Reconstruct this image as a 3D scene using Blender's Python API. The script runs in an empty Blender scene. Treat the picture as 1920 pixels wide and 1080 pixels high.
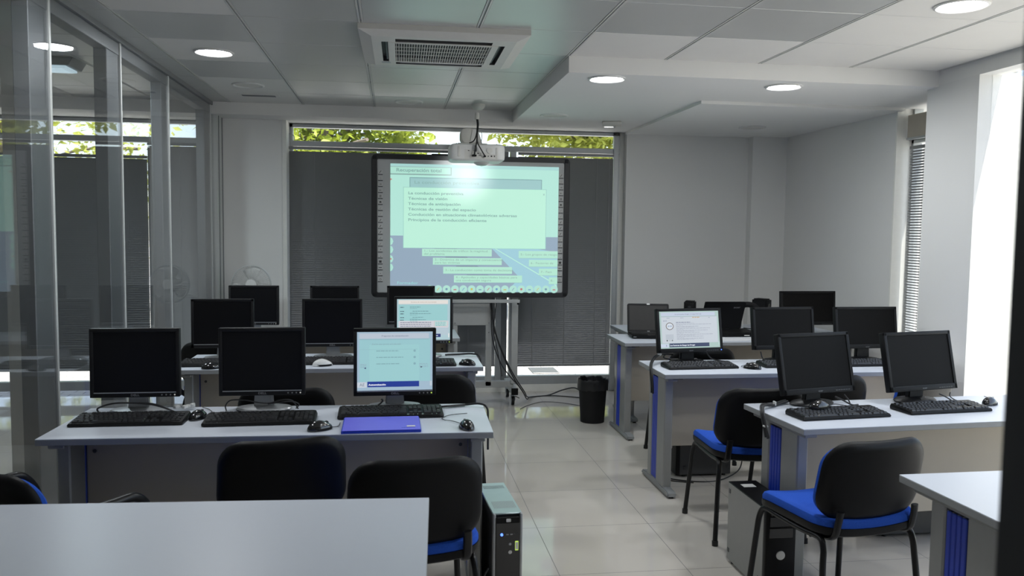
import bpy, bmesh, math, random
from mathutils import Matrix, Vector
random.seed(7)
R = math.radians
SC = bpy.context.scene
COL = SC.collection

# ------------------------------------------------------------------ camera
YAW, PITCH, ROLL, EYE = .1418, .0700, .0120, 1.57
_cy, _sy, _cp, _sp, _cr, _sr = math.cos(YAW), math.sin(YAW), math.cos(PITCH), math.sin(PITCH), math.cos(ROLL), math.sin(ROLL)
_r = Vector((_cy, -_sy, 0)); _f = Vector((_sy, _cy, 0)); _u = Vector((0, 0, 1))
_fw = _cp*_f - _sp*_u; _up = _sp*_f + _cp*_u
_r3 = _cr*_r + _sr*_up; _u3 = -_sr*_r + _cr*_up
cam = bpy.data.cameras.new('camera'); cam.sensor_width = 36; cam.lens = 36*1554.69/1920
cam.clip_start = .05; cam.clip_end = 400
cam.dof.use_dof = True; cam.dof.focus_distance = 5.2; cam.dof.aperture_fstop = 5.0
co = bpy.data.objects.new('camera', cam); COL.objects.link(co)
co.matrix_world = Matrix(((_r3.x, _u3.x, -_fw.x, 0), (_r3.y, _u3.y, -_fw.y, 0), (_r3.z, _u3.z, -_fw.z, EYE), (0, 0, 0, 1)))
SC.camera = co

# ------------------------------------------------------------------ sky, sun, exposure
W = bpy.data.worlds.new('sky'); SC.world = W; W.use_nodes = True
_nt = W.node_tree; _bg = _nt.nodes['Background']
_sky = _nt.nodes.new('ShaderNodeTexSky'); _sky.sky_type = 'NISHITA'; _sky.sun_disc = False
_sky.sun_elevation = R(70); _sky.sun_rotation = R(150); _sky.air_density = 1.0; _sky.dust_density = 0.8; _sky.ozone_density = 1.0
_hs = _nt.nodes.new('ShaderNodeHueSaturation'); _hs.inputs['Saturation'].default_value = .7; _hs.inputs['Value'].default_value = 1.2
_nt.links.new(_sky.outputs[0], _hs.inputs['Color']); _nt.links.new(_hs.outputs[0], _bg.inputs[0]); _bg.inputs[1].default_value = .34
sun = bpy.data.lights.new('sun', 'SUN'); sun.energy = 15.0; sun.angle = R(.6); sun.color = (1, .95, .86)
so = bpy.data.objects.new('sun', sun); COL.objects.link(so)
_d = Vector((math.sin(R(150))*math.cos(R(70)), math.cos(R(150))*math.cos(R(70)), math.sin(R(70))))
so.rotation_euler = _d.to_track_quat('Z', 'Y').to_euler(); so.location = (20, 40, 40)
def portal(name, loc, rot, sx, sy):
    l = bpy.data.lights.new(name, 'AREA'); l.shape = 'RECTANGLE'; l.size = sx; l.size_y = sy; l.cycles.is_portal = True
    o = bpy.data.objects.new(name, l); COL.objects.link(o); o.location = loc; o.rotation_euler = rot
portal('daylight_portal', (3.56, 2.4, 1.27), (0, R(90), 0), 2.5, 4.2)
portal('daylight_portal', (4.02, 5.5, 1.3), (0, R(90), 0), 2.5, .8)
portal('daylight_portal', (.6, 8.1, 1.3), (R(-90), 0, 0), 3.3, 2.5)
portal('daylight_portal', (-3.6, 8.1, 1.3), (R(-90), 0, 0), 3.6, 2.5)
SC.view_settings.view_transform = 'Standard'; SC.view_settings.look = 'None'
SC.view_settings.exposure = 0.0; SC.view_settings.gamma = 1.0; SC.view_settings.use_curve_mapping = False
SC.cycles.use_denoising = True
SC.cycles.caustics_reflective = False; SC.cycles.caustics_refractive = False
SC.cycles.sample_clamp_indirect = 6.0
SC.cycles.max_bounces = 10; SC.cycles.diffuse_bounces = 5; SC.cycles.glossy_bounces = 4; SC.cycles.transparent_max_bounces = 16

# ------------------------------------------------------------------ materials
def s2l(c): return tuple((x/255/12.92 if x/255 <= .04045 else ((x/255+.055)/1.055)**2.4) for x in c)
def mat(name, col, rough=.5, metal=0., spec=.5, var=.04, scale=30., bump=0., bscale=200., coat=0.):
    m = bpy.data.materials.new(name); m.use_nodes = True; nt = m.node_tree; b = nt.nodes['Principled BSDF']
    b.inputs['Roughness'].default_value = rough; b.inputs['Metallic'].default_value = metal
    b.inputs['Specular IOR Level'].default_value = spec
    if coat: b.inputs['Coat Weight'].default_value = coat; b.inputs['Coat Roughness'].default_value = .08
    tc = nt.nodes.new('ShaderNodeTexCoord'); nz = nt.nodes.new('ShaderNodeTexNoise'); nz.inputs['Scale'].default_value = scale
    mx = nt.nodes.new('ShaderNodeMix'); mx.data_type = 'RGBA'
    nt.links.new(tc.outputs['Object'], nz.inputs['Vector']); nt.links.new(nz.outputs['Fac'], mx.inputs['Factor'])
    mx.inputs[6].default_value = tuple(c*(1-var) for c in col[:3])+(1,); mx.inputs[7].default_value = tuple(min(1, c*(1+var)) for c in col[:3])+(1,)
    nt.links.new(mx.outputs[2], b.inputs['Base Color'])
    if bump:
        n2 = nt.nodes.new('ShaderNodeTexNoise'); n2.inputs['Scale'].default_value = bscale
        bp = nt.nodes.new('ShaderNodeBump'); bp.inputs['Strength'].default_value = bump; bp.inputs['Distance'].default_value = .002
        nt.links.new(tc.outputs['Object'], n2.inputs['Vector']); nt.links.new(n2.outputs['Fac'], bp.inputs['Height']); nt.links.new(bp.outputs[0], b.inputs['Normal'])
    return m
def emit(name, rgb, strength=1.0, base=.04):
    m = bpy.data.materials.new(name); m.use_nodes = True; b = m.node_tree.nodes['Principled BSDF']
    c = s2l(rgb); b.inputs['Base Color'].default_value = (base, base, base, 1); b.inputs['Roughness'].default_value = .45
    b.inputs['Emission Color'].default_value = c+(1,); b.inputs['Emission Strength'].default_value = strength
    return m
def glass(name, tint=(1, 1, 1), f0=.08, gain=1.0):
    m = bpy.data.materials.new(name); m.use_nodes = True; nt = m.node_tree; nt.nodes.remove(nt.nodes['Principled BSDF'])
    out = nt.nodes['Material Output']; g = nt.nodes.new('ShaderNodeNewGeometry')
    dot = nt.nodes.new('ShaderNodeVectorMath'); dot.operation = 'DOT_PRODUCT'
    nt.links.new(g.outputs['Normal'], dot.inputs[0]); nt.links.new(g.outputs['Incoming'], dot.inputs[1])
    def mth(op, a, b=None):
        n = nt.nodes.new('ShaderNodeMath'); n.operation = op
        for i, v in enumerate((a, b)):
            if v is None: continue
            if isinstance(v, (int, float)): n.inputs[i].default_value = v
            else: nt.links.new(v, n.inputs[i])
        return n.outputs[0]
    c = mth('ABSOLUTE', dot.outputs['Value']); p = mth('POWER', mth('SUBTRACT', 1.0, c), 5.0)
    F = mth('MINIMUM', mth('ADD', mth('MULTIPLY', p, gain*(1-f0)), f0), 1.0)
    t = nt.nodes.new('ShaderNodeBsdfTransparent'); t.inputs[0].default_value = tuple(tint)+(1,)
    gl = nt.nodes.new('ShaderNodeBsdfGlossy'); gl.inputs['Roughness'].default_value = 0.0
    mx = nt.nodes.new('ShaderNodeMixShader'); nt.links.new(F, mx.inputs[0]); nt.links.new(t.outputs[0], mx.inputs[1]); nt.links.new(gl.outputs[0], mx.inputs[2])
    nt.links.new(mx.outputs[0], out.inputs[0])
    return m
def tiled_floor():
    m = mat('floor_tile', (.62, .58, .525), .05, spec=.5, var=.06, scale=2.2); nt = m.node_tree; b = nt.nodes['Principled BSDF']
    src = b.inputs['Base Color'].links[0].from_socket
    tc = nt.nodes.new('ShaderNodeTexCoord'); sp = nt.nodes.new('ShaderNodeSeparateXYZ'); nt.links.new(tc.outputs['Object'], sp.inputs[0])
    def line(sock, off, step=.607):
        a = nt.nodes.new('ShaderNodeMath'); a.operation = 'SUBTRACT'; nt.links.new(sock, a.inputs[0]); a.inputs[1].default_value = off
        d = nt.nodes.new('ShaderNodeMath'); d.operation = 'DIVIDE'; nt.links.new(a.outputs[0], d.inputs[0]); d.inputs[1].default_value = step
        f = nt.nodes.new('ShaderNodeMath'); f.operation = 'FRACT'; nt.links.new(d.outputs[0], f.inputs[0])
        s = nt.nodes.new('ShaderNodeMath'); s.operation = 'SUBTRACT'; nt.links.new(f.outputs[0], s.inputs[0]); s.inputs[1].default_value = .5
        ab = nt.nodes.new('ShaderNodeMath'); ab.operation = 'ABSOLUTE'; nt.links.new(s.outputs[0], ab.inputs[0])
        g = nt.nodes.new('ShaderNodeMath'); g.operation = 'GREATER_THAN'; nt.links.new(ab.outputs[0], g.inputs[0]); g.inputs[1].default_value = .5-.0028
        return g.outputs[0]
    mx = nt.nodes.new('ShaderNodeMath'); mx.operation = 'MAXIMUM'
    nt.links.new(line(sp.outputs[0], .751), mx.inputs[0]); nt.links.new(line(sp.outputs[1], 3.614), mx.inputs[1])
    c = nt.nodes.new('ShaderNodeMix'); c.data_type = 'RGBA'; nt.links.new(mx.outputs[0], c.inputs['Factor']); nt.links.new(src, c.inputs[6]); c.inputs[7].default_value = (.20, .19, .18, 1)
    nt.links.new(c.outputs[2], b.inputs['Base Color'])
    r = nt.nodes.new('ShaderNodeMath'); r.operation = 'MULTIPLY_ADD'; nt.links.new(mx.outputs[0], r.inputs[0]); r.inputs[1].default_value = .5; r.inputs[2].default_value = .06
    nt.links.new(r.outputs[0], b.inputs['Roughness'])
    return m
def pavement():
    m = mat('paving', (.50, .49, .47), .8, var=.08, scale=3); nt = m.node_tree; b = nt.nodes['Principled BSDF']
    br = nt.nodes.new('ShaderNodeTexBrick'); tc = nt.nodes.new('ShaderNodeTexCoord'); nt.links.new(tc.outputs['Object'], br.inputs['Vector'])
    br.inputs['Scale'].default_value = 2.5; br.inputs['Color1'].default_value = (.52, .51, .49, 1); br.inputs['Color2'].default_value = (.46, .45, .435, 1); br.inputs['Mortar'].default_value = (.12, .118, .11, 1); br.inputs['Mortar Size'].default_value = .012
    nt.links.new(br.outputs[0], b.inputs['Base Color'])
    return m
def leafmat(name, a, bcol):
    m = bpy.data.materials.new(name); m.use_nodes = True; nt = m.node_tree; b = nt.nodes['Principled BSDF']
    tc = nt.nodes.new('ShaderNodeTexCoord'); nz = nt.nodes.new('ShaderNodeTexNoise'); nz.inputs['Scale'].default_value = 6
    mx = nt.nodes.new('ShaderNodeMix'); mx.data_type = 'RGBA'; nt.links.new(tc.outputs['Object'], nz.inputs['Vector']); nt.links.new(nz.outputs['Fac'], mx.inputs['Factor'])
    mx.inputs[6].default_value = a+(1,); mx.inputs[7].default_value = bcol+(1,)
    nt.links.new(mx.outputs[2], b.inputs['Base Color']); b.inputs['Roughness'].default_value = .6
    tr = nt.nodes.new('ShaderNodeBsdfTranslucent'); nt.links.new(mx.outputs[2], tr.inputs[0])
    ms = nt.nodes.new('ShaderNodeMixShader'); ms.inputs[0].default_value = .4
    nt.links.new(b.outputs[0], ms.inputs[1]); nt.links.new(tr.outputs[0], ms.inputs[2]); nt.links.new(ms.outputs[0], nt.nodes['Material Output'].inputs[0])
    return m

MAT = dict(
    wall=mat('wall_paint', (.77, .77, .755), .75, spec=.25, var=.015, scale=4, bump=.15, bscale=120),
    soffit=mat('soffit_paint', (.80, .80, .78), .7, spec=.25, var=.01, scale=3),
    tile_metal=mat('perforated_ceiling_metal', (.58, .585, .57), .34, metal=.35, spec=.5, var=.05, scale=3, bump=.1, bscale=400),
    tile_white=mat('plaster_ceiling_tile', (.74, .73, .70), .8, spec=.2, var=.02, scale=5),
    tbar=mat('ceiling_bar', (.60, .60, .58), .45),
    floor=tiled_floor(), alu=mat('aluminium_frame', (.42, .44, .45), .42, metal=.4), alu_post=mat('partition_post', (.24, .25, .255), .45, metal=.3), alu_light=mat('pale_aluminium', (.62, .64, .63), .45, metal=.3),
    alu_dark=mat('dark_aluminium', (.20, .21, .22), .45, metal=.3), white_trim=mat('white_trim', (.80, .80, .76), .55),  # alu_dark is simply a darker grey aluminium
    dark=mat('dark_door_frame', (.018, .018, .02), .5),
    blind=mat('grey_blind_slat', (.225, .23, .235), .42, metal=.25, var=.03), cordm=mat('blind_cord', (.30, .30, .30), .8),
    glass=glass('window_glass', (.98, .99, .985), .04), pglass=glass('partition_glass', (.955, .965, .975), .045, 1.0),
    pave=pavement(), leaf=leafmat('leaf', (.20, .28, .025), (.42, .46, .06)), leaf2=leafmat('leaf_pale', (.34, .40, .06), (.55, .56, .12)), bark=mat('bark', (.16, .13, .11), .9, bump=.6, bscale=40),
    desk_top=mat('desk_laminate', (.66, .70, .77), .36, spec=.5, var=.012, scale=60), desk_edge=mat('desk_edge_band', (.27, .28, .285), .45),
    desk_leg=mat('desk_leg_metal', (.29, .295, .29), .42, metal=.35), desk_panel=mat('desk_panel', (.43, .39, .325), .6, var=.05, scale=6), desk_foot=mat('desk_foot', (.27, .28, .285), .5, metal=.2),
    blue=mat('blue_plastic', (.012, .045, .42), .42), black=mat('black_plastic', (.0045, .0045, .005), .46, spec=.22, bump=.1, bscale=900), black_gloss=mat('black_gloss', (.008, .008, .009), .16, spec=.6, coat=.5),
    black_matte=mat('black_matte', (.011, .011, .012), .65, spec=.25), screen_off=mat('dark_screen', (.004, .004, .005), .4, spec=.25), screen_grey=mat('dull_screen', (.0055, .0052, .005), .55, spec=.10), screen_old=mat('laptop_screen', (.05, .048, .045), .5, spec=.25),
    bezel=mat('monitor_bezel', (.010, .010, .011), .45, spec=.3), bezel_grey=mat('charcoal_bezel', (.008, .008, .0085), .5, spec=.2), silver=mat('silver_plastic', (.42, .43, .44), .35, metal=.5), chrome=mat('chrome', (.62, .63, .65), .18, metal=1.),
    fabric=mat('blue_fabric', (.025, .095, .50), .92, spec=.15, var=.25, scale=260, bump=.5, bscale=500), tube=mat('black_tube', (.007, .007, .0075), .32, spec=.35),
    key=mat('key_cap', (.032, .032, .034), .38), rubber=mat('rubber', (.015, .015, .015), .8), cable=mat('cable', (.010, .010, .011), .5), cable_grey=mat('grey_cable', (.10, .10, .10), .5),
    white=mat('white_plastic', (.72, .72, .70), .4), cream=mat('cream_plastic', (.66, .65, .61), .5), grey_vent=mat('dark_vent', (.06, .06, .06), .6), fan_mesh=mat('fan_wire', (.62, .62, .60), .4),
    board=mat('whiteboard', (.44, .45, .45), .33, spec=.5, var=.01), board_frame=mat('board_frame', (.016, .016, .018), .35), ink=mat('ink', (.05, .05, .05), .6), icon_bg=mat('icon_tile', (.50, .50, .49), .5),
    stand=mat('stand_metal', (.44, .45, .44), .45, metal=.2), tower_side=mat('tower_side', (.30, .30, .29), .45, metal=.3), tower_dark=mat('tower_dark', (.06, .06, .062), .5), tower_top=mat('tower_top', (.52, .62, .62), .35, metal=.4),
    label=mat('paper_label', (.75, .75, .72), .6), folder=mat('violet_folder', (.17, .17, .86), .45), folder_edge=mat('folder_edge', (.02, .06, .55), .5), paper=mat('paper', (.78, .79, .82), .8),
    bag=mat('bin_bag', (.010, .010, .011), .35, bump=.6, bscale=30), lens=mat('lens', (.03, .03, .035), .05), logo=mat('logo_grey', (.30, .30, .31), .4, metal=.5), logo_dim=mat('logo_dim', (.085, .085, .088), .4, metal=.3),
    lamp=emit('lamp_glow', (255, 255, 255), 30.0), led_white=emit('led_white', (225, 225, 220), .5), led_green=emit('led_green', (190, 220, 90), 1.0), led_blue=emit('led_blue', (80, 120, 255), 3.0), fixture=emit('fixture_glow', (190, 215, 225), 1.0),
)

# ------------------------------------------------------------------ mesh helpers
class B:
    def __init__(s): s.bm = bmesh.new(); s.mats = []
    def mi(s, m):
        m = MAT[m] if isinstance(m, str) else m
        if m not in s.mats: s.mats.append(m)
        return s.mats.index(m)
    def add(s, tb, m, M=None, smooth=False):
        i = s.mi(m)
        for f in tb.faces: f.material_index = i; f.smooth = smooth
        if M is not None: bmesh.ops.transform(tb, matrix=M, verts=tb.verts)
        me = bpy.data.meshes.new('tmp'); tb.to_mesh(me); tb.free(); s.bm.from_mesh(me); bpy.data.meshes.remove(me)
        return s
    def box(s, c, d, m, bev=0., rot=None, seg=1):
        tb = bmesh.new(); bmesh.ops.create_cube(tb, size=1.0); bmesh.ops.scale(tb, vec=d, verts=tb.verts)
        if bev: bmesh.ops.bevel(tb, geom=list(tb.edges), offset=bev, segments=seg, affect='EDGES', profile=.5)
        M = Matrix.Translation(c) @ (rot.to_4x4() if rot is not None else Matrix.Identity(4))
        return s.add(tb, m, M, smooth=seg > 1)
    def bb(s, lo, hi, m, bev=0., seg=1):
        return s.box([(a+b)/2 for a, b in zip(lo, hi)], [abs(b-a) for a, b in zip(lo, hi)], m, bev, None, seg)
    def cyl(s, a, b, r, m, r2=None, n=24, caps=True):
        a = Vector(a); b = Vector(b); d = b-a; tb = bmesh.new()
        bmesh.ops.create_cone(tb, cap_ends=caps, segments=n, radius1=r, radius2=r if r2 is None else r2, depth=d.length)
        M = Matrix.Translation((a+b)/2) @ d.to_track_quat('Z', 'Y').to_matrix().to_4x4()
        return s.add(tb, m, M, True)
    def tube(s, pts, r, m, n=8, flat=1.0, closed=False):
        pts = [Vector(p) for p in pts]; tb = bmesh.new(); rings = []
        up = Vector((0, 0, 1)); last = None
        for i, p in enumerate(pts):
            if closed: t = pts[(i+1) % len(pts)]-pts[i-1]
            else: t = pts[min(i+1, len(pts)-1)]-pts[max(i-1, 0)]
            t.normalize()
            if last is None:
                x = up.cross(t)
                if x.length < .05: x = Vector((1, 0, 0)) - t*t.x
            else: x = last - t*last.dot(t)
            x.normalize(); last = x; y = t.cross(x)
            rings.append([tb.verts.new(p+x*math.cos(2*math.pi*k/n)*r+y*math.sin(2*math.pi*k/n)*r*flat) for k in range(n)])
        for a, b in zip(rings, rings[1:]+([rings[0]] if closed else [])):
            for k in range(n): tb.faces.new((a[k], a[(k+1) % n], b[(k+1) % n], b[k]))
        if not closed: tb.faces.new(rings[0][::-1]); tb.faces.new(rings[-1])
        return s.add(tb, m, None, True)
    def lathe(s, prof, m, n=32, c=(0, 0, 0), rot=None):
        tb = bmesh.new(); rings = []
        for r, z in prof:
            rings.append([tb.verts.new((0, 0, z))] if r < 1e-6 else [tb.verts.new((r*math.cos(2*math.pi*k/n), r*math.sin(2*math.pi*k/n), z)) for k in range(n)])
        for a, b in zip(rings, rings[1:]):
            for k in range(n):
                k2 = (k+1) % n
                if len(a) == 1 and len(b) == 1: continue
                if len(a) == 1: tb.faces.new((a[0], b[k2], b[k]))
                elif len(b) == 1: tb.faces.new((a[k], a[k2], b[0]))
                else: tb.faces.new((a[k], a[k2], b[k2], b[k]))
        bmesh.ops.recalc_face_normals(tb, faces=tb.faces)
        return s.add(tb, m, Matrix.Translation(c) @ (rot.to_4x4() if rot is not None else Matrix.Identity(4)), True)
    def quad(s, pts, m):
        tb = bmesh.new(); tb.faces.new([tb.verts.new(p) for p in pts]); return s.add(tb, m)
    def prism(s, outline, z0, z1, m, M=None, bev=0.):
        tb = bmesh.new(); lo = [tb.verts.new((x, y, z0)) for x, y in outline]; hi = [tb.verts.new((x, y, z1)) for x, y in outline]; n = len(lo)
        tb.faces.new(lo[::-1]); tb.faces.new(hi)
        for k in range(n): tb.faces.new((lo[k], lo[(k+1) % n], hi[(k+1) % n], hi[k]))
        bmesh.ops.recalc_face_normals(tb, faces=tb.faces)
        if bev: bmesh.ops.bevel(tb, geom=[e for e in tb.edges if abs(e.verts[0].co.z-e.verts[1].co.z) < 1e-6], offset=bev, segments=2, affect='EDGES')
        return s.add(tb, m, M)
    def pad(s, outline, prof, m, fn=None, scales=(.9, .75, .55, .3)):
        """closed cushion: outline rings scaled in towards the middle; prof = [(inset scale, z)] from the under side to the top."""
        tb = bmesh.new(); rings = []
        zb, zt = prof[0][1], prof[-1][1]; s0, s1 = prof[0][0], prof[-1][0]
        allp = [(s0*k, zb) for k in scales[::-1]]+list(prof)+[(s1*k, zt) for k in scales]
        for sc, z in allp: rings.append([tb.verts.new((x*sc, y*sc, z)) for x, y in outline])
        n = len(outline)
        for a, b in zip(rings, rings[1:]):
            for k in range(n): tb.faces.new((a[k], a[(k+1) % n], b[(k+1) % n], b[k]))
        for ring, z in ((rings[0], zb), (rings[-1], zt)):
            c = tb.verts.new((0, 0, z))
            for k in range(n): tb.faces.new((ring[k], ring[(k+1) % n], c))
        bmesh.ops.recalc_face_normals(tb, faces=tb.faces)
        if fn:
            for v in tb.verts: v.co = Vector(fn(*v.co))
        return s.add(tb, m, None, True)
    def text(s, body, size, m, M, align='LEFT', sx=1.0, bold=0.):
        cu = bpy.data.curves.new('t', 'FONT'); cu.body = body; cu.size = size; cu.align_x = align; cu.align_y = 'CENTER'; cu.offset = bold; cu.resolution_u = 3
        o = bpy.data.objects.new('t', cu); COL.objects.link(o)
        dg = bpy.context.evaluated_depsgraph_get(); me = bpy.data.meshes.new_from_object(o.evaluated_get(dg))
        bpy.data.objects.remove(o); bpy.data.curves.remove(cu)
        tb = bmesh.new(); tb.from_mesh(me); bpy.data.meshes.remove(me)
        return s.add(tb, m, M @ Matrix.Diagonal((sx, 1, 1, 1)))
    def obj(s, name, parent=None, loc=None, sharp=R(38)):
        me = bpy.data.meshes.new(name); s.bm.to_mesh(me); s.bm.free()
        for m in s.mats: me.materials.append(m)
        if any(p.use_smooth for p in me.polygons): me.set_sharp_from_angle(angle=sharp)
        o = bpy.data.objects.new(name, me); COL.objects.link(o)
        if parent is not None: o.parent = parent
        if loc is not None: o.location = loc
        return o
def rrect(w, h, r, n=6, side=6):
    pts = []
    for cx, cy, a0 in ((w/2-r, h/2-r, 0), (-w/2+r, h/2-r, 90), (-w/2+r, -h/2+r, 180), (w/2-r, -h/2+r, 270)):
        arc = [(cx+r*math.cos(R(a0+90*k/n)), cy+r*math.sin(R(a0+90*k/n))) for k in range(n+1)]
        if pts:
            x0, y0 = pts[-1]; x1, y1 = arc[0]
            pts += [(x0+(x1-x0)*k/side, y0+(y1-y0)*k/side) for k in range(1, side)]
        pts += arc
    x0, y0 = pts[-1]; x1, y1 = pts[0]
    pts += [(x0+(x1-x0)*k/side, y0+(y1-y0)*k/side) for k in range(1, side)]
    return pts
def bez(p, n=14):
    """smooth path through the points"""
    p = [Vector(q) for q in p]; out = []
    for i in range(len(p)-1):
        a = p[max(i-1, 0)]; b = p[i]; c = p[i+1]; d = p[min(i+2, len(p)-1)]
        for k in range(n):
            t = k/n; out.append(.5*((2*b)+(c-a)*t+(2*a-5*b+4*c-d)*t*t+(3*b-a-3*c+d)*t**3))
    out.append(p[-1]); return out
def rz(a): return Matrix.Rotation(a, 3, 'Z')
def rx(a): return Matrix.Rotation(a, 3, 'X')
def ry(a): return Matrix.Rotation(a, 3, 'Y')
XZ = Matrix(((1, 0, 0, 0), (0, 0, 1, 0), (0, 1, 0, 0), (0, 0, 0, 1)))     # text plane x,y -> x,z facing -y
def tagp(o, label, cat, group=None):
    o['label'] = label; o['category'] = cat
    if group: o['group'] = group
    return o
def thing(name, label, cat, loc=(0, 0, 0), rot=0., group=None):
    o = bpy.data.objects.new(name, None); COL.objects.link(o); o.empty_display_size = .1; o.location = loc; o.rotation_euler = (0, 0, rot)
    return tagp(o, label, cat, group)
def struct(o): o['kind'] = 'structure'; return o
def dup(root, loc, rot, label, group=None):
    r = root.copy(); COL.objects.link(r); r.location = loc; r.rotation_euler = (0, 0, rot); r['label'] = label
    if group: r['group'] = group
    for ch in list(root.children):
        c = ch.copy(); COL.objects.link(c); c.parent = r
        for g in list(ch.children):
            d = g.copy(); COL.objects.link(d); d.parent = c
    return r

# ------------------------------------------------------------------ room shell
ZC, ZS = 2.62, 2.52
b = B(); b.bb((-6.2, -1.6, -.12), (4.05, 8.0, 0), 'floor'); struct(b.obj('floor'))
# ceiling of metal and plaster tiles in a grid of bars
b = B()
GX, GY, TW, TD = -1.380, 3.774, .6051, .600
white = {(0, 2), (0, 4), (0, 5), (2, 5), (5, 1), (6, 1), (7, 1), (6, -1), (6, 0), (7, 0), (4, 1), (7, -1), (0, 0)}
for i in range(-8, 9):
    for j in range(-9, 7):
        x0 = GX+i*TW; y0 = GY+j*TD
        if j == 6 and i < 0: continue
        if x0+TW > 3.6 and y0 < 4.9: continue
        m = 'tile_white' if (i, j) in white or (i < -2 and True) else 'tile_metal'
        b.bb((x0+.012, y0+.004, ZC), (x0+TW-.012, y0+TD-.004, ZC+.012), m, .003)
for i in range(-8, 9):
    x = GX+i*TW; b.bb((x-.0125, -1.6, ZC-.002), (x-.004, 7.98, ZC+.02), 'tbar'); b.bb((x+.004, -1.6, ZC-.002), (x+.0125, 7.98, ZC+.02), 'tbar'); b.bb((x-.005, -1.6, ZC+.006), (x+.005, 7.98, ZC+.02), 'alu')
for j in range(-9, 8):
    y = GY+j*TD; b.bb((-6.2, y-.0045, ZC+.001), (3.6, y+.0045, ZC+.015), 'tbar')
b.bb((-6.2, -1.6, ZC+.02), (3.62, 8.0, ZC+.12), 'soffit'); b.bb((3.62, 4.974, ZC+.02), (4.05, 8.0, ZC+.12), 'soffit')
struct(b.obj('ceiling'))
# lowered plaster borders round the tiled field
b = B(); b.bb((1.04, 4.974, ZS), (4.04, 7.97, ZC+.005), 'soffit'); b.bb((-1.62, 7.374, ZS), (1.041, 7.97, ZC+.005), 'soffit')
b.bb((3.47, -1.5, ZS+.012), (3.62, 4.975, ZC+.005), 'soffit'); struct(b.obj('trim_1'))
b = B(); b.bb((2.20, 5.83, ZS-.022), (3.80, 7.82, ZS), 'soffit'); struct(b.obj('trim_2'))
b = B(); b.bb((-6.2, 7.374, ZS), (-1.63, 7.97, ZC+.005), 'soffit'); struct(b.obj('trim_3'))
# walls
b = B(); b.bb((-1.50, 7.67, 0), (-.965, 8.0, ZS), 'wall'); struct(b.obj('wall_back_left'))
b = B(); b.bb((2.21, 7.80, 0), (3.95, 8.0, ZS), 'wall'); b.bb((3.44, 7.70, 0), (3.80, 7.81, ZS), 'wall'); struct(b.obj('wall_back_right'))
b = B(); b.bb((3.79, 5.90, 0), (4.05, 7.80, ZS), 'wall'); struct(b.obj('wall_right'))
b = B(); b.bb((3.47, 4.60, 0), (4.02, 5.09, ZS+.013), 'wall'); struct(b.obj('wall_column'))
b = B(); b.bb((3.47, -1.6, 0), (3.62, .35, ZS+.02), 'wall'); struct(b.obj('wall_right_near'))
b = B(); b.bb((-6.3, -1.7, 0), (4.05, -1.6, ZC), 'wall'); struct(b.obj('wall_front'))
b = B(); b.bb((-6.3, -1.7, 0), (-6.2, 8.0, ZC), 'wall'); struct(b.obj('wall_left'))
b = B(); b.bb((-6.2, 7.67, 0), (-5.4, 8.0, ZS), 'wall'); struct(b.obj('wall_back_far'))
# windows
def frame_window(name, x0, x1, y, z0, z1, rails, posts, mt='alu'):
    b = B(); w = .045
    b.bb((x0, y-.03, z1-.03), (x1, y+.04, z1), mt); b.bb((x0, y-.03, z0), (x1, y+.04, z0+.08), mt)
    b.bb((x0, y-.03, z0), (x0+w, y+.04, z1), mt); b.bb((x1-w, y-.03, z0), (x1, y+.04, z1), mt)
    for z, h in rails: b.bb((x0, y-.035, z-h/2), (x1, y+.04, z+h/2), mt, .004)
    for x, pw in posts: b.bb((x-pw/2, y-.03, z0), (x+pw/2, y+.04, rails[0][0]), mt, .004)
    o = struct(b.obj(name))
    g = B(); g.bb((x0, y+.012, z0), (x1, y+.018, z1), 'glass'); go = g.obj('pane', o)
    return o
w1 = frame_window('window_1', -.965, 2.165, 7.91, .075, ZS-.005, [(2.338, .05)], [(1.02, .06), (1.12, .05)])
b = B(); b.bb((-.985, 7.66, 0), (-.95, 7.9, ZS), 'white_trim'); b.bb((2.165, 7.90, 0), (2.215, 8.02, ZS), 'white_trim'); b.bb((-.965, 7.88, 0), (2.2, 8.0, .074), 'white_trim'); struct(b.obj('trim_4'))
b = B(); b.bb((2.10, 7.86, .0), (2.15, 7.905, 2.49), 'alu', .004); b.bb((2.10, 7.858, 2.49), (2.15, 7.905, 2.515), 'dark'); struct(b.obj('trim_5'))
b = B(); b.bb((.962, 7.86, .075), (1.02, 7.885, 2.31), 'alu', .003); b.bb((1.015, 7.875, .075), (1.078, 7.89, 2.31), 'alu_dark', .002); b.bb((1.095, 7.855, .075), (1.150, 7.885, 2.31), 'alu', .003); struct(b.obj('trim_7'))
w2 = frame_window('window_2', -5.4, -1.66, 7.91, .075, ZS-.005, [(2.338, .05)], [(-3.55, .06)])
# right hand window beside the column
o = B(); o.bb((3.90, 5.09, .2), (3.97, 5.13, ZS), 'alu'); o.bb((3.90, 5.86, .2), (3.97, 5.90, ZS), 'alu'); o.bb((3.90, 5.09, 2.26), (3.965, 5.9, 2.31), 'alu_light'); o.bb((3.90, 5.09, .2), (3.97, 5.9, .26), 'alu')
o = struct(o.obj('window_3')); g = B(); g.bb((3.935, 5.09, .2), (3.941, 5.9, ZS), 'glass'); g.obj('pane', o)
b = B(); b.bb((3.79, 5.09, 0), (4.02, 5.9, .20), 'wall'); struct(b.obj('wall_sill_right'))
b = B(); b.bb((3.775, 5.885, 0), (3.90, 5.902, ZS), 'white_trim'); struct(b.obj('trim_6'))
o = B(); o.bb((3.53, .35, 0), (3.58, .40, ZS+.02), 'alu_light'); o.bb((3.53, .35, 0), (3.58, 4.6, .05), 'alu_light'); o.bb((3.53, 2.3, 0), (3.58, 2.36, ZS+.02), 'alu_light')
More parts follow.
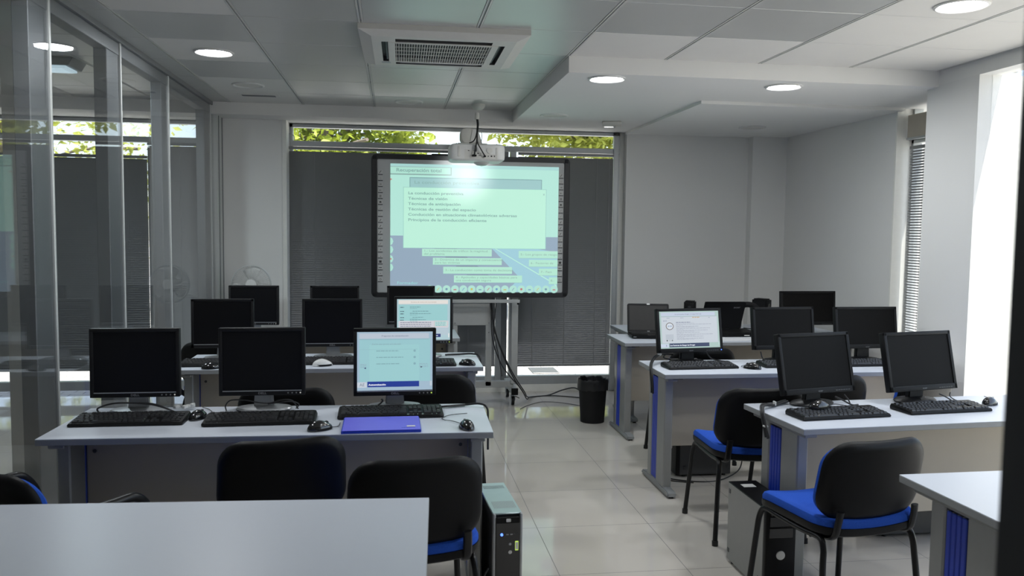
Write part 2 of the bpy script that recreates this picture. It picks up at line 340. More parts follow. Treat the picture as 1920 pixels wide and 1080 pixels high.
o = struct(o.obj('window_4')); g = B(); g.bb((3.553, .35, 0), (3.559, 4.6, ZS+.02), 'glass'); g.obj('pane', o)
# double glazed partition on the left
XP = -1.53
b = B()
posts = [(2.75, 2.96), (3.82, 4.03), (4.79, 5.01), (5.85, 6.02), (7.12, 7.33)]
for y0, y1 in posts:
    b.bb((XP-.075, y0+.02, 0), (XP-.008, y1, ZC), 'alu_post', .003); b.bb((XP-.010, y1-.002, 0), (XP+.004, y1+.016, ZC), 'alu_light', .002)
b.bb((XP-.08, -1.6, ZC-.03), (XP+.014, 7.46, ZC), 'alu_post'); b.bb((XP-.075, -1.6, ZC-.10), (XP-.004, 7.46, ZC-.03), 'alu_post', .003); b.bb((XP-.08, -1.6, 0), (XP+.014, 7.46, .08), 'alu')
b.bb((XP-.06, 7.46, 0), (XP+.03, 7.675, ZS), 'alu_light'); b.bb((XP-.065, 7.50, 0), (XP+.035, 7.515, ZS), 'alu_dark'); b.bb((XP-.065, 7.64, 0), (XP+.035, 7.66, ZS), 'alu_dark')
o = struct(b.obj('wall_partition'))
g = B(); g.bb((XP-.006, -1.6, .08), (XP, 7.46, ZC-.03), 'pglass'); g.obj('pane', o)
b = B(); b.bb((-1.80, 4.18, 0), (-1.74, 4.365, ZC), 'white_trim'); struct(b.obj('wall_pillar'))
# dark jamb of the doorway the room is seen through
b = B(); b.bb((.486, .548, 0), (.65, .60, 2.3), 'dark', .004); b.bb((.495, .53, 0), (.517, .549, 2.3), 'black_matte', .003); b.bb((.535, .535, 0), (.555, .549, 2.3), 'black_matte'); b.bb((.477, .548, 2.25), (3.47, .60, ZC), 'dark'); b.bb((-1.5, .548, 2.45), (.477, .60, ZC), 'dark')
struct(b.obj('door_1'))
# outside
b = B(); b.bb((-60, 8.06, -.14), (80, 90, -.02), 'pave'); b.bb((4.07, -60, -.14), (80, 8.06, -.02), 'pave'); struct(b.obj('ground'))
b = B(); b.bb((1.53, 8.98, -.019), (1.83, 9.35, -.008), 'logo_dim', .003)
tagp(b.obj('manhole_cover'), 'grey square access cover in the white paving outside the window', 'manhole cover')

# ------------------------------------------------------------------ trees outside
def tree(name, label, x, y, h, cr, n, leaf, seed):
    rnd = random.Random(seed); t = thing(name, label, 'tree', (x, y, -.02), 0, 'trees outside the windows')
    b = B(); b.tube(bez([(0, 0, 0), (.05, .03, h*.3), (-.04, 0, h*.55), (0, 0, h*.8)], 6), .11, 'bark', 8)
    for k in range(9):
        a = rnd.uniform(0, 6.28); z = h*rnd.uniform(.35, .7); l = cr*rnd.uniform(.5, .9)
        b.tube(bez([(0, 0, z), (math.cos(a)*l*.5, math.sin(a)*l*.5, z+l*.25), (math.cos(a)*l, math.sin(a)*l, z+l*.3)], 5), .028, 'bark', 6)
    b.obj('trunk', t)
    b = B(); tb = bmesh.new(); cl = []
    for k in range(46):
        a = rnd.uniform(0, 6.28); rr = cr*math.sqrt(rnd.random())*.85; cl.append((math.cos(a)*rr, math.sin(a)*rr, h*rnd.uniform(.36, .86), cr*rnd.uniform(.22, .40)))
    for k in range(n):
        cx, cy, cz, r = rnd.choice(cl); v = Vector((rnd.gauss(0, 1), rnd.gauss(0, 1), rnd.gauss(0, 1))); v.normalize(); p = Vector((cx, cy, cz))+v*r*rnd.random()**.4
        q = Matrix.Rotation(rnd.uniform(0, 6.28), 3, Vector((rnd.gauss(0, 1), rnd.gauss(0, 1), rnd.gauss(0, 1))).normalized()); s = rnd.uniform(.045, .10)
        tb.faces.new([tb.verts.new(p+q @ Vector(c)) for c in ((-s, 0, 0), (0, s*.55, s*.1), (s, 0, 0), (0, -s*.55, s*.1))])
    b.add(tb, leaf); b.obj('crown', t)
tree('tree', 'full green tree outside, seen over the left blind behind the whiteboard', -1.1, 14.5, 5.0, 1.75, 15000, 'leaf', 3)
tree('tree', 'yellow-green tree outside, seen over the right blind and the window post', 3.45, 15.0, 5.0, 1.75, 15000, 'leaf2', 5)
tree('tree', 'sparse pale tree outside, seen through the glass partition at the left', -6.4, 15.0, 5.2, 2.8, 5200, 'leaf2', 9)
tree('tree', 'green tree outside beyond the far left end of the glass partition', -13.4, 16.5, 5.6, 2.4, 11000, 'leaf', 12)

# ------------------------------------------------------------------ blinds
def blind(name, label, x0, x1, y, zt, zb, cords, head=True, axis='x', gap=0., tilt=62):
    t = thing(name, label, 'blind', (0, 0, 0), 0, 'grey venetian blinds')
    P = (lambda a, d, z: (a, y+d, z)) if axis == 'x' else (lambda a, d, z: (y+d, a, z))
    b = B()
    def bx(a0, a1, d0, d1, z0, z1, m, bb=b):
        p = P(a0, d0, z0); q = P(a1, d1, z1); bb.bb([min(i, j) for i, j in zip(p, q)], [max(i, j) for i, j in zip(p, q)], m, .002)
    bx(x0, x1, -.015, .015, zt-.025, zt, 'blind'); b.obj('headrail', t)
    b = B(); n = int((zt-.03-gap-zb)/.0205); tb = bmesh.new(); s, c = math.sin(R(tilt))*.0125, math.cos(R(tilt))*.0125
    for k in range(n):
        z = zt-.04-gap-k*.0205
        v = [P(x0, c, z+s), P(x1, c, z+s), P(x1, .001, z+.0012), P(x0, .001, z+.0012), P(x0, -c, z-s), P(x1, -c, z-s)]
        v = [tb.verts.new(p) for p in v]; tb.faces.new(v[0:4]); tb.faces.new((v[3], v[2], v[5], v[4]))
    b.add(tb, 'blind', None, True); b.obj('slats', t)
    b = B(); bx(x0, x1, -.013, .013, zb, zb+.018, 'blind', b); b.obj('bottom_rail', t)
    for a in cords: b = B(); b.cyl(P(a, -.016, zb), P(a, -.016, zt-.02), .0016, 'cordm', n=6); b.obj('cord', t)
    return t
blind('venetian_blind', 'closed grey venetian blind left of and behind the whiteboard', -.955, .958, 7.845, 2.305, .26, (-.72, -.08, .70), gap=.012)
blind('venetian_blind', 'closed grey venetian blind to the right of the whiteboard, above the waste bin', 1.165, 2.092, 7.845, 2.305, .255, (1.32, 1.63, 1.93, 2.05), gap=.012)
blind('venetian_blind', 'grey venetian blind behind the glass partition, nearest the white wall', -2.178, -1.67, 7.845, 2.31, .26, (-1.9,), gap=.0)
blind('venetian_blind', 'half-lowered dark venetian blind in the room beyond the glass partition', -3.5, -2.182, 7.845, 2.19, .26, (-3.2, -2.5))
blind('venetian_blind', 'dark venetian blind at the far left of the room beyond the glass', -5.35, -3.6, 7.845, 2.19, .26, (-5.0, -4.0))
blind('venetian_blind', 'narrow sunlit venetian blind beside the column on the right', 5.12, 5.84, 3.87, 2.235, .35, (5.66, 5.25), axis='y', tilt=-28)
b = B(); b.bb((3.85, 5.12, 2.29), (3.88, 5.87, 2.47), 'desk_panel', .004); b.bb((3.845, 5.12, 2.285), (3.885, 5.87, 2.30), 'alu')
tagp(b.obj('blind_box'), 'grey-brown roller blind box under the bright strip by the column', 'blind box')
blc = B(); blc.tube(bez([(-.955, 7.86, 2.42), (-.93, 7.845, 2.418), (-.905, 7.84, 2.40), (-.90, 7.84, 2.365)], 5), .004, 'alu', 6); blc.bb((-.975, 7.85, 2.38), (-.955, 7.88, 2.45), 'black')
tagp(blc.obj('window_latch'), 'small dark lever latch at the left end of the top window strip', 'latch')

# ------------------------------------------------------------------ ceiling fittings
def downlight(x, y, z, on, label, grp):
    t = thing('ceiling_downlight', label, 'ceiling light', (x, y, z), 0, grp)
    b = B(); b.lathe([(.118, .0), (.118, -.006), (.108, -.010), (.098, -.004), (.098, .001)], 'white'); b.obj('rim', t)
    b = B(); b.lathe([(0, -.0035), (.0985, -.002)], 'lamp' if on else 'cream'); b.obj('diffuser', t)
    if on:
        l = bpy.data.lights.new('downlight_bulb', 'AREA'); l.shape = 'DISK'; l.size = .19; l.energy = 8.5; l.color = (.93, .97, 1.0)
        lo = bpy.data.objects.new('downlight_bulb', l); COL.objects.link(lo); lo.parent = t; lo.location = (0, 0, -.012)
downlight(-1.08, 5.30, ZC, True, 'lit round downlight in the pale tile beside the glass partition', 'lit downlights')
downlight(2.57, 3.55, ZC, True, 'lit round downlight in the tile near the right window', 'lit downlights')
downlight(1.315, 5.125, ZS, True, 'lit round downlight in the plaster ceiling right of the air conditioner', 'lit downlights')
downlight(2.505, 5.165, ZS, True, 'lit round downlight in the plaster ceiling near the right column', 'lit downlights')
downlight(-1.075, 6.46, ZC, False, 'unlit round downlight in the pale tile at the far left corner', 'unlit downlights')
downlight(.12, 7.02, ZC, False, 'unlit round downlight in the pale tile behind the air conditioner', 'unlit downlights')
downlight(1.31, 6.83, ZS, False, 'unlit round downlight in plaster between projector and emergency lamp', 'unlit downlights')
downlight(3.13, 7.03, ZS-.022, False, 'unlit round downlight over the right rear corner of the room', 'unlit downlights')
downlight(-1.08, 3.47, ZC, True, 'added lit downlight, out of view over the desk with the violet folder', 'lit downlights')  # this and the next two: unseen lamps added to brighten the room
downlight(1.34, 2.87, ZC, True, 'added lit downlight, out of view over the near right aisle', 'lit downlights')
downlight(2.57, 1.65, ZC, True, 'added lit downlight, out of view over the near right corner', 'lit downlights')
b = B(); b.lathe([(.058, 0), (.058, -.012), (.05, -.03), (.03, -.046), (0, -.05)], 'cream'); o = b.obj('smoke_detector', None, (.70, 7.04, ZC))
tagp(o, 'white domed smoke detector on the tiled ceiling above the projector', 'smoke detector')
t = thing('air_vent', 'narrow slotted vent in the pale ceiling tile in the far left corner', 'vent', (-1.07, 6.93, ZC))
b = B(); b.bb((-.16, -.05, -.006), (.16, .05, 0), 'tile_white', .002); b.obj('frame', t)
b = B()
for k in range(4): b.bb((-.13, -.03+k*.018, -.009), (.13, -.024+k*.018, -.005), 'alu_dark')
b.obj('slot', t)
t = thing('emergency_light', 'small boxy emergency lamp on the plaster ceiling above the window post', 'emergency lamp', (1.88, 7.12, ZS), R(-14))
b = B(); b.bb((-.085, -.055, -.035), (.085, .055, 0), 'cream', .012, 2); b.obj('body', t)
b = B(); b.bb((-.07, -.03, -.044), (.03, .05, -.032), 'glass', .003); b.bb((-.068, -.028, -.036), (.028, .048, -.034), 'white'); b.obj('diffuser', t)

def air_conditioner():
    t = thing('air_conditioner', 'square white cassette air conditioner set in the tiled ceiling', 'air conditioner', (.267, 4.845, ZC), R(-.5))
    z = -.05; h = .45; b = B()
    # rim of the panel, sloping outwards
    def ringq(o, z0, i, z1, m):
        for (a, c) in (((-1, -1), (1, -1)), ((1, -1), (1, 1)), ((1, 1), (-1, 1)), ((-1, 1), (-1, -1))):
            b.quad([(a[0]*o, a[1]*o, z0), (c[0]*o, c[1]*o, z0), (c[0]*i, c[1]*i, z1), (a[0]*i, a[1]*i, z1)], m)
    ringq(h, 0, h, -.028, 'cream'); ringq(h, -.028, .385, z, 'cream')
    # flat panel between slots
    def pl(x0, x1, y0, y1): b.quad([(x0, y0, z), (x0, y1, z), (x1, y1, z), (x1, y0, z)], 'cream')
    pl(-.385, .385, -.385, -.335); pl(-.385, .385, .335, .385); pl(-.385, -.335, -.335, .335); pl(.335, .385, -.335, .335)
    for sx in (-1, 1):
        for sy in (-1, 1): pl(*sorted((sx*.26, sx*.335)), *sorted((sy*.26, sy*.335)))
    b.obj('panel', t)
    b = B(); b.bb((-.335, -.335, -.02), (.335, .335, -.014), 'grey_vent')
    for sy in (-1, 1): b.bb((-.335, sy*.262-.002, -.048), (.335, sy*.262+.002, -.02), 'grey_vent'); b.bb((-.335, sy*.336-.001, -.049), (.335, sy*.336+.001, -.02), 'grey_vent'); b.bb((sy*.302-.001, -.335, -.049), (sy*.302+.001, .335, -.02), 'grey_vent'); b.bb((sy*.336-.001, -.335, -.049), (sy*.336+.001, .335, -.02), 'grey_vent')
    b.obj('duct', t)
    for k in range(4):
        b = B(); q = Matrix.Rotation(R(90*k), 4, 'Z'); tb = bmesh.new(); bmesh.ops.create_cube(tb, size=1); bmesh.ops.scale(tb, vec=(.47, .036, .004), verts=tb.verts)
        b.add(tb, 'alu_dark', q @ Matrix.Translation((0, -.297, -.034)) @ Matrix.Rotation(R(10 if k == 0 else (70 if k == 2 else 32)), 4, 'X')); b.obj('flap', t)
    b = B()
    b.bb((-.262, -.262, z-.004), (.262, -.24, z+.02), 'cream', .002); b.bb((-.262, .24, z-.004), (.262, .262, z+.02), 'cream', .002); b.bb((-.30, -.262, z-.004), (-.262, .262, z+.02), 'cream', .002); b.bb((.262, -.262, z-.004), (.30, .262, z+.02), 'cream', .002)
    b.obj('grille_frame', t)
    b = B()
    for k in range(37): x = -.255+k*.51/36; b.bb((x-.0018, -.24, z-.002), (x+.0018, .24, z+.004), 'cream')
    for k in range(1, 5): y = -.24+k*.096; b.bb((-.262, y-.0022, z-.002), (.262, y+.0022, z+.001), 'cream')
    b.bb((-.262, -.24, z+.022), (.262, .24, z+.025), 'grey_vent'); b.obj('intake_grille', t)
    b = B(); b.bb((-.345, .27, z-.002), (-.29, .31, z), 'alu'); b.obj('receiver', t)
air_conditioner()

# ------------------------------------------------------------------ desks
TOP = .74
def desk(label, x, y, w, d, rot, legs=(True, True)):
    """x, y = front left corner (the front faces the camera)"""
    t = thing('computer_desk', label, 'desk', (x, y, 0), R(rot), 'grey computer desks')
    b = B(); b.bb((0, 0, TOP-.026), (w, d, TOP-.0015), 'desk_edge', .002); b.bb((.0008, .0008, TOP-.002), (w-.0008, d-.0008, TOP), 'desk_top'); b.obj('desktop', t)
    for k, on in enumerate(legs):
        if not on: continue
        s = 1 if k == 0 else -1; x0 = .035 if k == 0 else w-.035; y0, y1 = .10*d/.53, .41*d/.53; ym = y0+(y1-y0)*.62
        b = B(); X = sorted((x0, x0+s*.052))
        b.bb((X[0], y0, .035), (X[1], ym-.052, TOP-.045), 'desk_leg', .006); b.bb((X[0], ym+.052, .035), (X[1], y1, TOP-.045), 'desk_leg', .006); b.bb((X[0]+.008, ym-.055, .05), (X[1]-.008, ym+.055, TOP-.06), 'desk_leg')
        o = b.obj('leg', t)
        b = B()
        for q in range(4):
            ya = ym-.048+q*.024
            b.bb((X[0]+.002, ya+.001, .05), (X[1]-.002, ya+.023, TOP-.06), 'blue', .003)
        b.obj('leg_insert', o)
        b = B(); b.bb((X[0]-.005, .04, TOP-.05), (X[1]+.005, d-.04, TOP-.027), 'desk_leg', .004); b.obj('support_rail', o)
        b = B(); b.prism([(yy, zz) for yy, zz in ((.0, .012), (.02, .006), (d-.02, .006), (d, .012), (d-.01, .03), (d*.62, .048), (d*.38, .048), (.025, .038), (.004, .03))], 0, .056, 'desk_foot', Matrix.Translation((X[0]-.002, 0, 0)) @ Matrix(((0, 0, 1, 0), (1, 0, 0, 0), (0, 1, 0, 0), (0, 0, 0, 1))), .006)
        b.cyl((X[0]+.026, .02, 0), (X[0]+.026, .02, .012), .014, 'rubber', n=12); b.cyl((X[0]+.026, d-.02, 0), (X[0]+.026, d-.02, .012), .014, 'rubber', n=12); b.obj('foot', o)
    b = B(); yp = .50*d; b.bb((.088, yp-.009, .25), (w-.088, yp+.009, TOP-.03), 'desk_panel', .001); p = b.obj('modesty_panel', t)
    b = B()
    for z in (.62, .36):
        for xx in (.12, w-.12): b.cyl((xx, yp-.012, z), (xx, yp-.008, z), .008, 'grey_vent', n=10)
    b.obj('screw_cap', p)
    b = B(); b.bb((.06, .03, TOP-.034), (.12, .12, TOP-.027), 'black'); b.bb((w-.12, .03, TOP-.034), (w-.06, .12, TOP-.027), 'black'); b.obj('bracket', t)
    return t
desk('bare grey desk in the near left corner of the view, nothing on it', -1.42, 2.005, 1.50, .60, -3.0, (False, True))
desk('grey desk with a violet folder and three monitors, left of the aisle', -1.373, 3.378, 1.78, .565, -1.4)
desk('grey desk with a white mouse, second row back on the left', -1.262, 4.955, 1.80, .60, -.2)
desk('grey desk beside the whiteboard stand, last row on the left', -1.29, 6.285, 1.79, .55, 0)
desk('bare grey desk corner at the near right, beside the dark door jamb', 1.745, 2.055, 1.60, .55, 1)
desk('grey desk with two dark wide monitors, nearest occupied one on the right', 1.722, 3.255, 1.74, .53, 4)
desk('grey desk with the lit wide monitor, middle row on the right', 1.562, 4.60, 1.82, .525, 0)
desk('grey desk with the open laptop, rear row on the right', 1.702, 5.94, 1.95, .535, 0)
desk('grey desk against the back wall on the right, behind the laptop desk', 1.90, 6.50, 1.80, .62, 0)

# ------------------------------------------------------------------ chairs
def make_chair(label, cat='chair', arms=False):
    t = thing('armchair' if arms else 'visitor_chair', label, cat, (0, 0, 0), 0, 'blue padded chairs with black frames')
    sag = lambda x, y, z: (x, y, z+.42*x*x - (max(0, y-.10)**2)*1.1 + max(0, -y-.12)**2*.6)
    out = rrect(.465, .45, .09)
    b = B(); b.pad(out, [(.93, -.012), (.985, -.006), (1.0, .004), (1.0, .022)], 'black', sag); o = b.obj('seat_shell', t); o.location = (0, -.008, .425)
    b = B(); b.pad(out, [(.97, .020), (.992, .024), (.995, .040), (.97, .052), (.92, .058)], 'fabric', sag); o = b.obj('seat_cushion', t); o.location = (0, -.008, .425)
    # back: outline in x,z, bent round the sitter and leaned back
    w, h = .465, .318; out = rrect(w, h, .10, 8, 6)
    def lean(x, y, z):  # pad axes: x, y(up), z(thickness towards the sitter)
        zz = y; f = z+.62*x*x-.10*abs(x)**3
        a = R(11); yy = zz+h/2
        return (x*(1-.05*(y/h-.0)), -.195+f*math.cos(a)-yy*math.sin(a)-.12*max(0, yy-.17)**2, .486+yy*math.cos(a)+f*math.sin(a))
    b = B(); b.pad(out, [(.82, -.030), (.90, -.028), (.965, -.021), (.995, -.010), (1.0, .0), (.985, .006)], 'black', lean); b.obj('backrest_shell', t)
    b = B(); b.pad(out, [(.95, .002), (.985, .006), (.985, .018), (.955, .028), (.89, .034)], 'fabric', lambda x, y, q: lean(x*1.005, y*.945-.008, q)); b.obj('backrest_cushion', t)
    for sx in (-1, 1):
        x = sx*.205; fx = sx*.235
        b = B(); b.tube(bez([(fx, .235, .012), (x+sx*.012, .207, .30), (x+sx*.004, .197, .385), (x, .165, .420), (x, .08, .418), (x, 0, .415)], 6), .0125, 'tube', 10); o = b.obj('leg', t)
        b = B(); b.cyl((fx, .237, 0), (fx, .235, .025), .0155, 'rubber', n=12); b.obj('foot_cap', o)
        b = B(); b.tube(bez([(fx, -.245, .012), (x+sx*.012, -.215, .30), (x+sx*.004, -.205, .385), (x, -.175, .418), (x, -.09, .415), (x, 0, .415)], 6), .0125, 'tube', 10); o = b.obj('leg', t)
        b = B(); b.cyl((fx, -.247, 0), (fx, -.245, .025), .0155, 'rubber', n=12); b.obj('foot_cap', o)
        b = B(); b.tube(bez([(sx*.17, -.10, .412), (sx*.172, -.17, .414), (sx*.175, -.222, .435), (sx*.175, -.240, .49), (sx*.172, -.247, .535)], 6), .016, 'tube', 8, flat=.6); b.obj('back_support', t)
        if arms:
            b = B(); b.tube(bez([(sx*.215, -.14, .42), (sx*.27, -.15, .47), (sx*.285, -.15, .57), (sx*.285, -.09, .643), (sx*.285, .03, .653), (sx*.285, .11, .643), (sx*.285, .165, .57), (sx*.275, .17, .47), (sx*.215, .15, .42)], 6), .0165, 'tube', 10)
            b.obj('arm', t)
    b = B(); b.cyl((-.205, .12, .408), (.205, .12, .408), .009, 'tube', n=10); b.cyl((-.205, -.12, .408), (.205, -.12, .408), .009, 'tube', n=10); b.obj('cross_bar', t)
    return t
ch = make_chair('black-backed chair pushed up to the desk with the violet folder, centre left')
ch.location = (-.445, 3.31, 0); ch.rotation_euler.z = R(11)
for x, y, a, lab in (
    (.055, 3.005, 6, 'black-backed chair just behind the corner of the bare left desk, beside the slim tower'),
    (-.515, 4.30, 0, 'chair mostly hidden behind the middle dark monitor of the folder desk'),
    (.255, 4.63, -13, 'chair behind the lit monitor of the folder desk, its blue seat corner by the aisle'),
    (1.842, 4.115, -2, 'blue-seated chair in front of the lit wide monitor on the right, beside the aisle'),
    (2.36, 4.43, 0, 'chair hidden behind the left dark wide monitor of the nearest right desk'),
    (2.87, 4.42, 22, 'turned chair showing a thin blue edge between the two nearest right monitors'),
    (2.045, 5.485, 0, 'chair tucked at the laptop desk, its back showing beside the lit wide monitor'),
    (1.775, 3.09, 10, 'blue-seated chair in the near right foreground, seen whole from behind')):
    dup(ch, (x, y, 0), R(a), lab)
ac = make_chair('blue armchair with black arms at the far left edge, behind the bare desk', 'armchair', True); ac.location = (-1.165, 2.975, 0); ac.rotation_euler.z = R(-31)
dup(ac, (-1.155, 5.93, 0), R(-8), 'armchair half hidden at the left end of the second row on the left')

# ------------------------------------------------------------------ screens' pictures (flat graphics in thin layers)
class Panel(B):
    """a lit picture w x h, origin bottom left, in the x-z plane facing -y; each layer sits .2 mm in front of the last"""
    def __init__(s, w, h): super().__init__(); s.w, s.h, s.l = w, h, 0
    def poly(s, pts, m): s.l += 1; return s.quad([(x*s.w, -.00015*s.l, z*s.h) for x, z in pts], m)
    def rect(s, x0, z0, x1, z1, m): return s.poly([(x0, z0), (x1, z0), (x1, z1), (x0, z1)], m)
    def disc(s, x, z, r, m, asp=1, n=20): return s.poly([(x+r*math.cos(6.2832*k/n), z+r*asp*math.sin(6.2832*k/n)) for k in range(n)], m)
    def ring(s, x, z, r0, r1, m, asp=1, n=28):
        s.l += 1
        for k in range(n):
            a, c = 6.2832*k/n, 6.2832*(k+1)/n
            s.quad([((x+r*math.cos(q))*s.w, -.00015*s.l, (z+r*asp*math.sin(q))*s.h) for r, q in ((r0, a), (r1, a), (r1, c), (r0, c))], m)
    def txt(s, body, x, z, size, m, align='LEFT', sx=1.0, bold=0.):
        s.l += 1; return s.text(body, size*s.h, m, Matrix.Translation((x*s.w, -.00015*s.l, z*s.h)) @ XZ, align, sx, bold)
    def line(s, x, z, L, m, t=.006, seed=0):
        """a line of unreadable small print: a run of word-long dashes"""
        rnd = random.Random(seed); p = x; s.l += 1
        while p < x+L:
            q = min(x+L, p+rnd.uniform(.02, .06)); s.quad([(p*s.w, -.00015*s.l, (z-t)*s.h), (q*s.w, -.00015*s.l, (z-t)*s.h), (q*s.w, -.00015*s.l, (z+t)*s.h), (p*s.w, -.00015*s.l, (z+t)*s.h)], m); p = q+.008
EM = {}
def E(r, g, bl, k=1.0):
    key = (r, g, bl, k)
    if key not in EM: EM[key] = emit('screen_%d_%d_%d' % (r, g, bl), (r, g, bl), k, .04 if k == 1 else .10)
    return EM[key]
def picture_quiz(w, h):
    p = Panel(w, h); p.rect(0, 0, 1, 1, E(158, 182, 200)); p.rect(.03, .15, .97, .88, E(149, 195, 201)); p.rect(.16, .17, .82, .78, E(152, 200, 203))
    p.rect(.03, .885, .95, .975, E(182, 192, 205)); p.rect(.03, .868, .95, .876, E(140, 168, 185)); p.txt('Preguntas de autoevaluación', .5, .93, .036, E(96, 104, 130), 'CENTER', 1.1)
    p.txt('¿Cuál de estas opciones es la adecuada?', .19, .79, .028, E(120, 140, 152), sx=1.1)
    for k, (z, L) in enumerate(((.675, .30), (.565, .36), (.455, .31))):
        p.line(.25, z, L, E(124, 164, 172), .007, k); p.disc(.76, z, .016, E(128, 168, 178), 1.25)
    p.rect(.03, .70, .80, .704, E(138, 178, 186)); 
    for k in range(3): p.line(.04, .45-.025*k, .08, E(140, 160, 178), .004, 20+k); p.line(.82, .45-.025*k, .12, E(140, 160, 178), .004, 30+k)
    p.poly([(.09, .385), (.115, .37), (.115, .40)], E(30, 40, 90)); p.poly([(.865, .395), (.84, .38), (.84, .41)], E(40, 40, 60))
    p.rect(0, .055, .125, .145, E(196, 205, 215)); p.txt('AE', .065, .10, .075, E(110, 125, 140), 'CENTER', 1.0); p.rect(.135, .06, .82, .155, E(26, 52, 140)); p.txt('Autoevaluación', .15, .10, .042, E(235, 238, 245), sx=1.1, bold=.0004)
    p.rect(.965, .07, .99, .15, E(190, 200, 210))
    return p
def picture_form(w, h):
    p = Panel(w, h); p.rect(0, 0, 1, 1, E(170, 198, 205)); p.rect(.03, .12, .95, .86, E(150, 200, 202)); p.rect(.03, .30, .97, .47, E(205, 205, 212)); p.rect(.03, .88, .96, .975, E(222, 218, 212)); p.rect(.03, .12, .97, .30, E(178, 196, 206))
    p.txt('Secuencia de conducción recomendada', .5, .925, .034, E(150, 130, 110), 'CENTER', 1.15)
    for k, z in enumerate((.80, .70, .64, .55, .49)): p.line(.06, z, .07, E(60, 80, 95), .009, k); p.line(.24+.05*(k % 2), z+.005, .2+.1*((k*7) % 3), E(100, 140, 148), .007, 9+k); p.line(.24, z-.03, .14, E(120, 160, 168), .005, 40+k)
    for k in range(3): p.line(.06, .43-.045*k, .58, E(110, 118, 140), .008, 60+k)
    p.rect(.70, .33, .95, .46, E(190, 160, 160)); p.rect(.705, .335, .945, .455, E(196, 216, 214))
    for k in range(4): p.line(.72, .435-.027*k, .2, E(90, 170, 175), .006, 80+k)
    p.rect(.03, .07, .82, .15, E(26, 44, 110)); p.txt('Los Frenos', .63, .11, .04, E(235, 238, 245), bold=.0004); p.rect(.965, .06, .985, .16, E(225, 225, 225))
    return p
def picture_wide(w, h):
    p = Panel(w, h); p.rect(0, 0, 1, 1, E(165, 190, 184)); p.rect(.03, .14, .97, .85, E(192, 199, 207)); p.rect(.03, .87, .94, .97, E(186, 195, 212)); p.rect(.03, .855, .96, .862, E(140, 150, 170))
    p.txt('Las principales drogas y la seguridad vial', .48, .92, .045, E(96, 104, 130), 'CENTER', 1.1)
    for k, (x, L) in enumerate(((.12, .05), (.35, .05), (.82, .03))): p.line(x, .82, L, E(130, 140, 165), .006, k)
    p.line(.55, .83, .13, E(190, 150, 90), .01, 7); p.line(.06, .745, .06, E(120, 130, 150), .008, 8)
    p.ring(.165, .60, .054, .064, E(88, 66, 46), 1.55); p.disc(.165, .60, .052, E(205, 212, 220), 1.55); p.line(.13, .60, .07, E(160, 175, 195), .02, 3)
    p.rect(.09, .24, .22, .38, E(178, 186, 195)); p.disc(.11, .215, .012, E(60, 70, 70), 1.6); p.disc(.155, .215, .012, E(170, 175, 180), 1.6); p.disc(.195, .215, .012, E(110, 115, 120), 1.6)
    for k in range(9): p.line(.27, .70-.055*k, (.24 if k == 0 else .50+.12*math.sin(k*2.3)), E(120, 128, 150) if k == 0 else E(150, 156, 172), .009 if k == 0 else .006, 50+k); p.line(.27, .675-.055*k, (.12 if k % 2 else .3), E(160, 166, 180), .005, 70+k)
    p.rect(.0, .03, .13, .125, E(195, 205, 222)); p.txt('8', .09, .075, .07, E(80, 95, 125), 'CENTER'); p.rect(.14, .035, .81, .135, E(30, 44, 84)); p.txt('Los Factores de Riesgo: las Drogas', .15, .08, .05, E(225, 230, 240), sx=1.05, bold=.0004); p.rect(.965, .07, .985, .16, E(180, 200, 200))
    return p

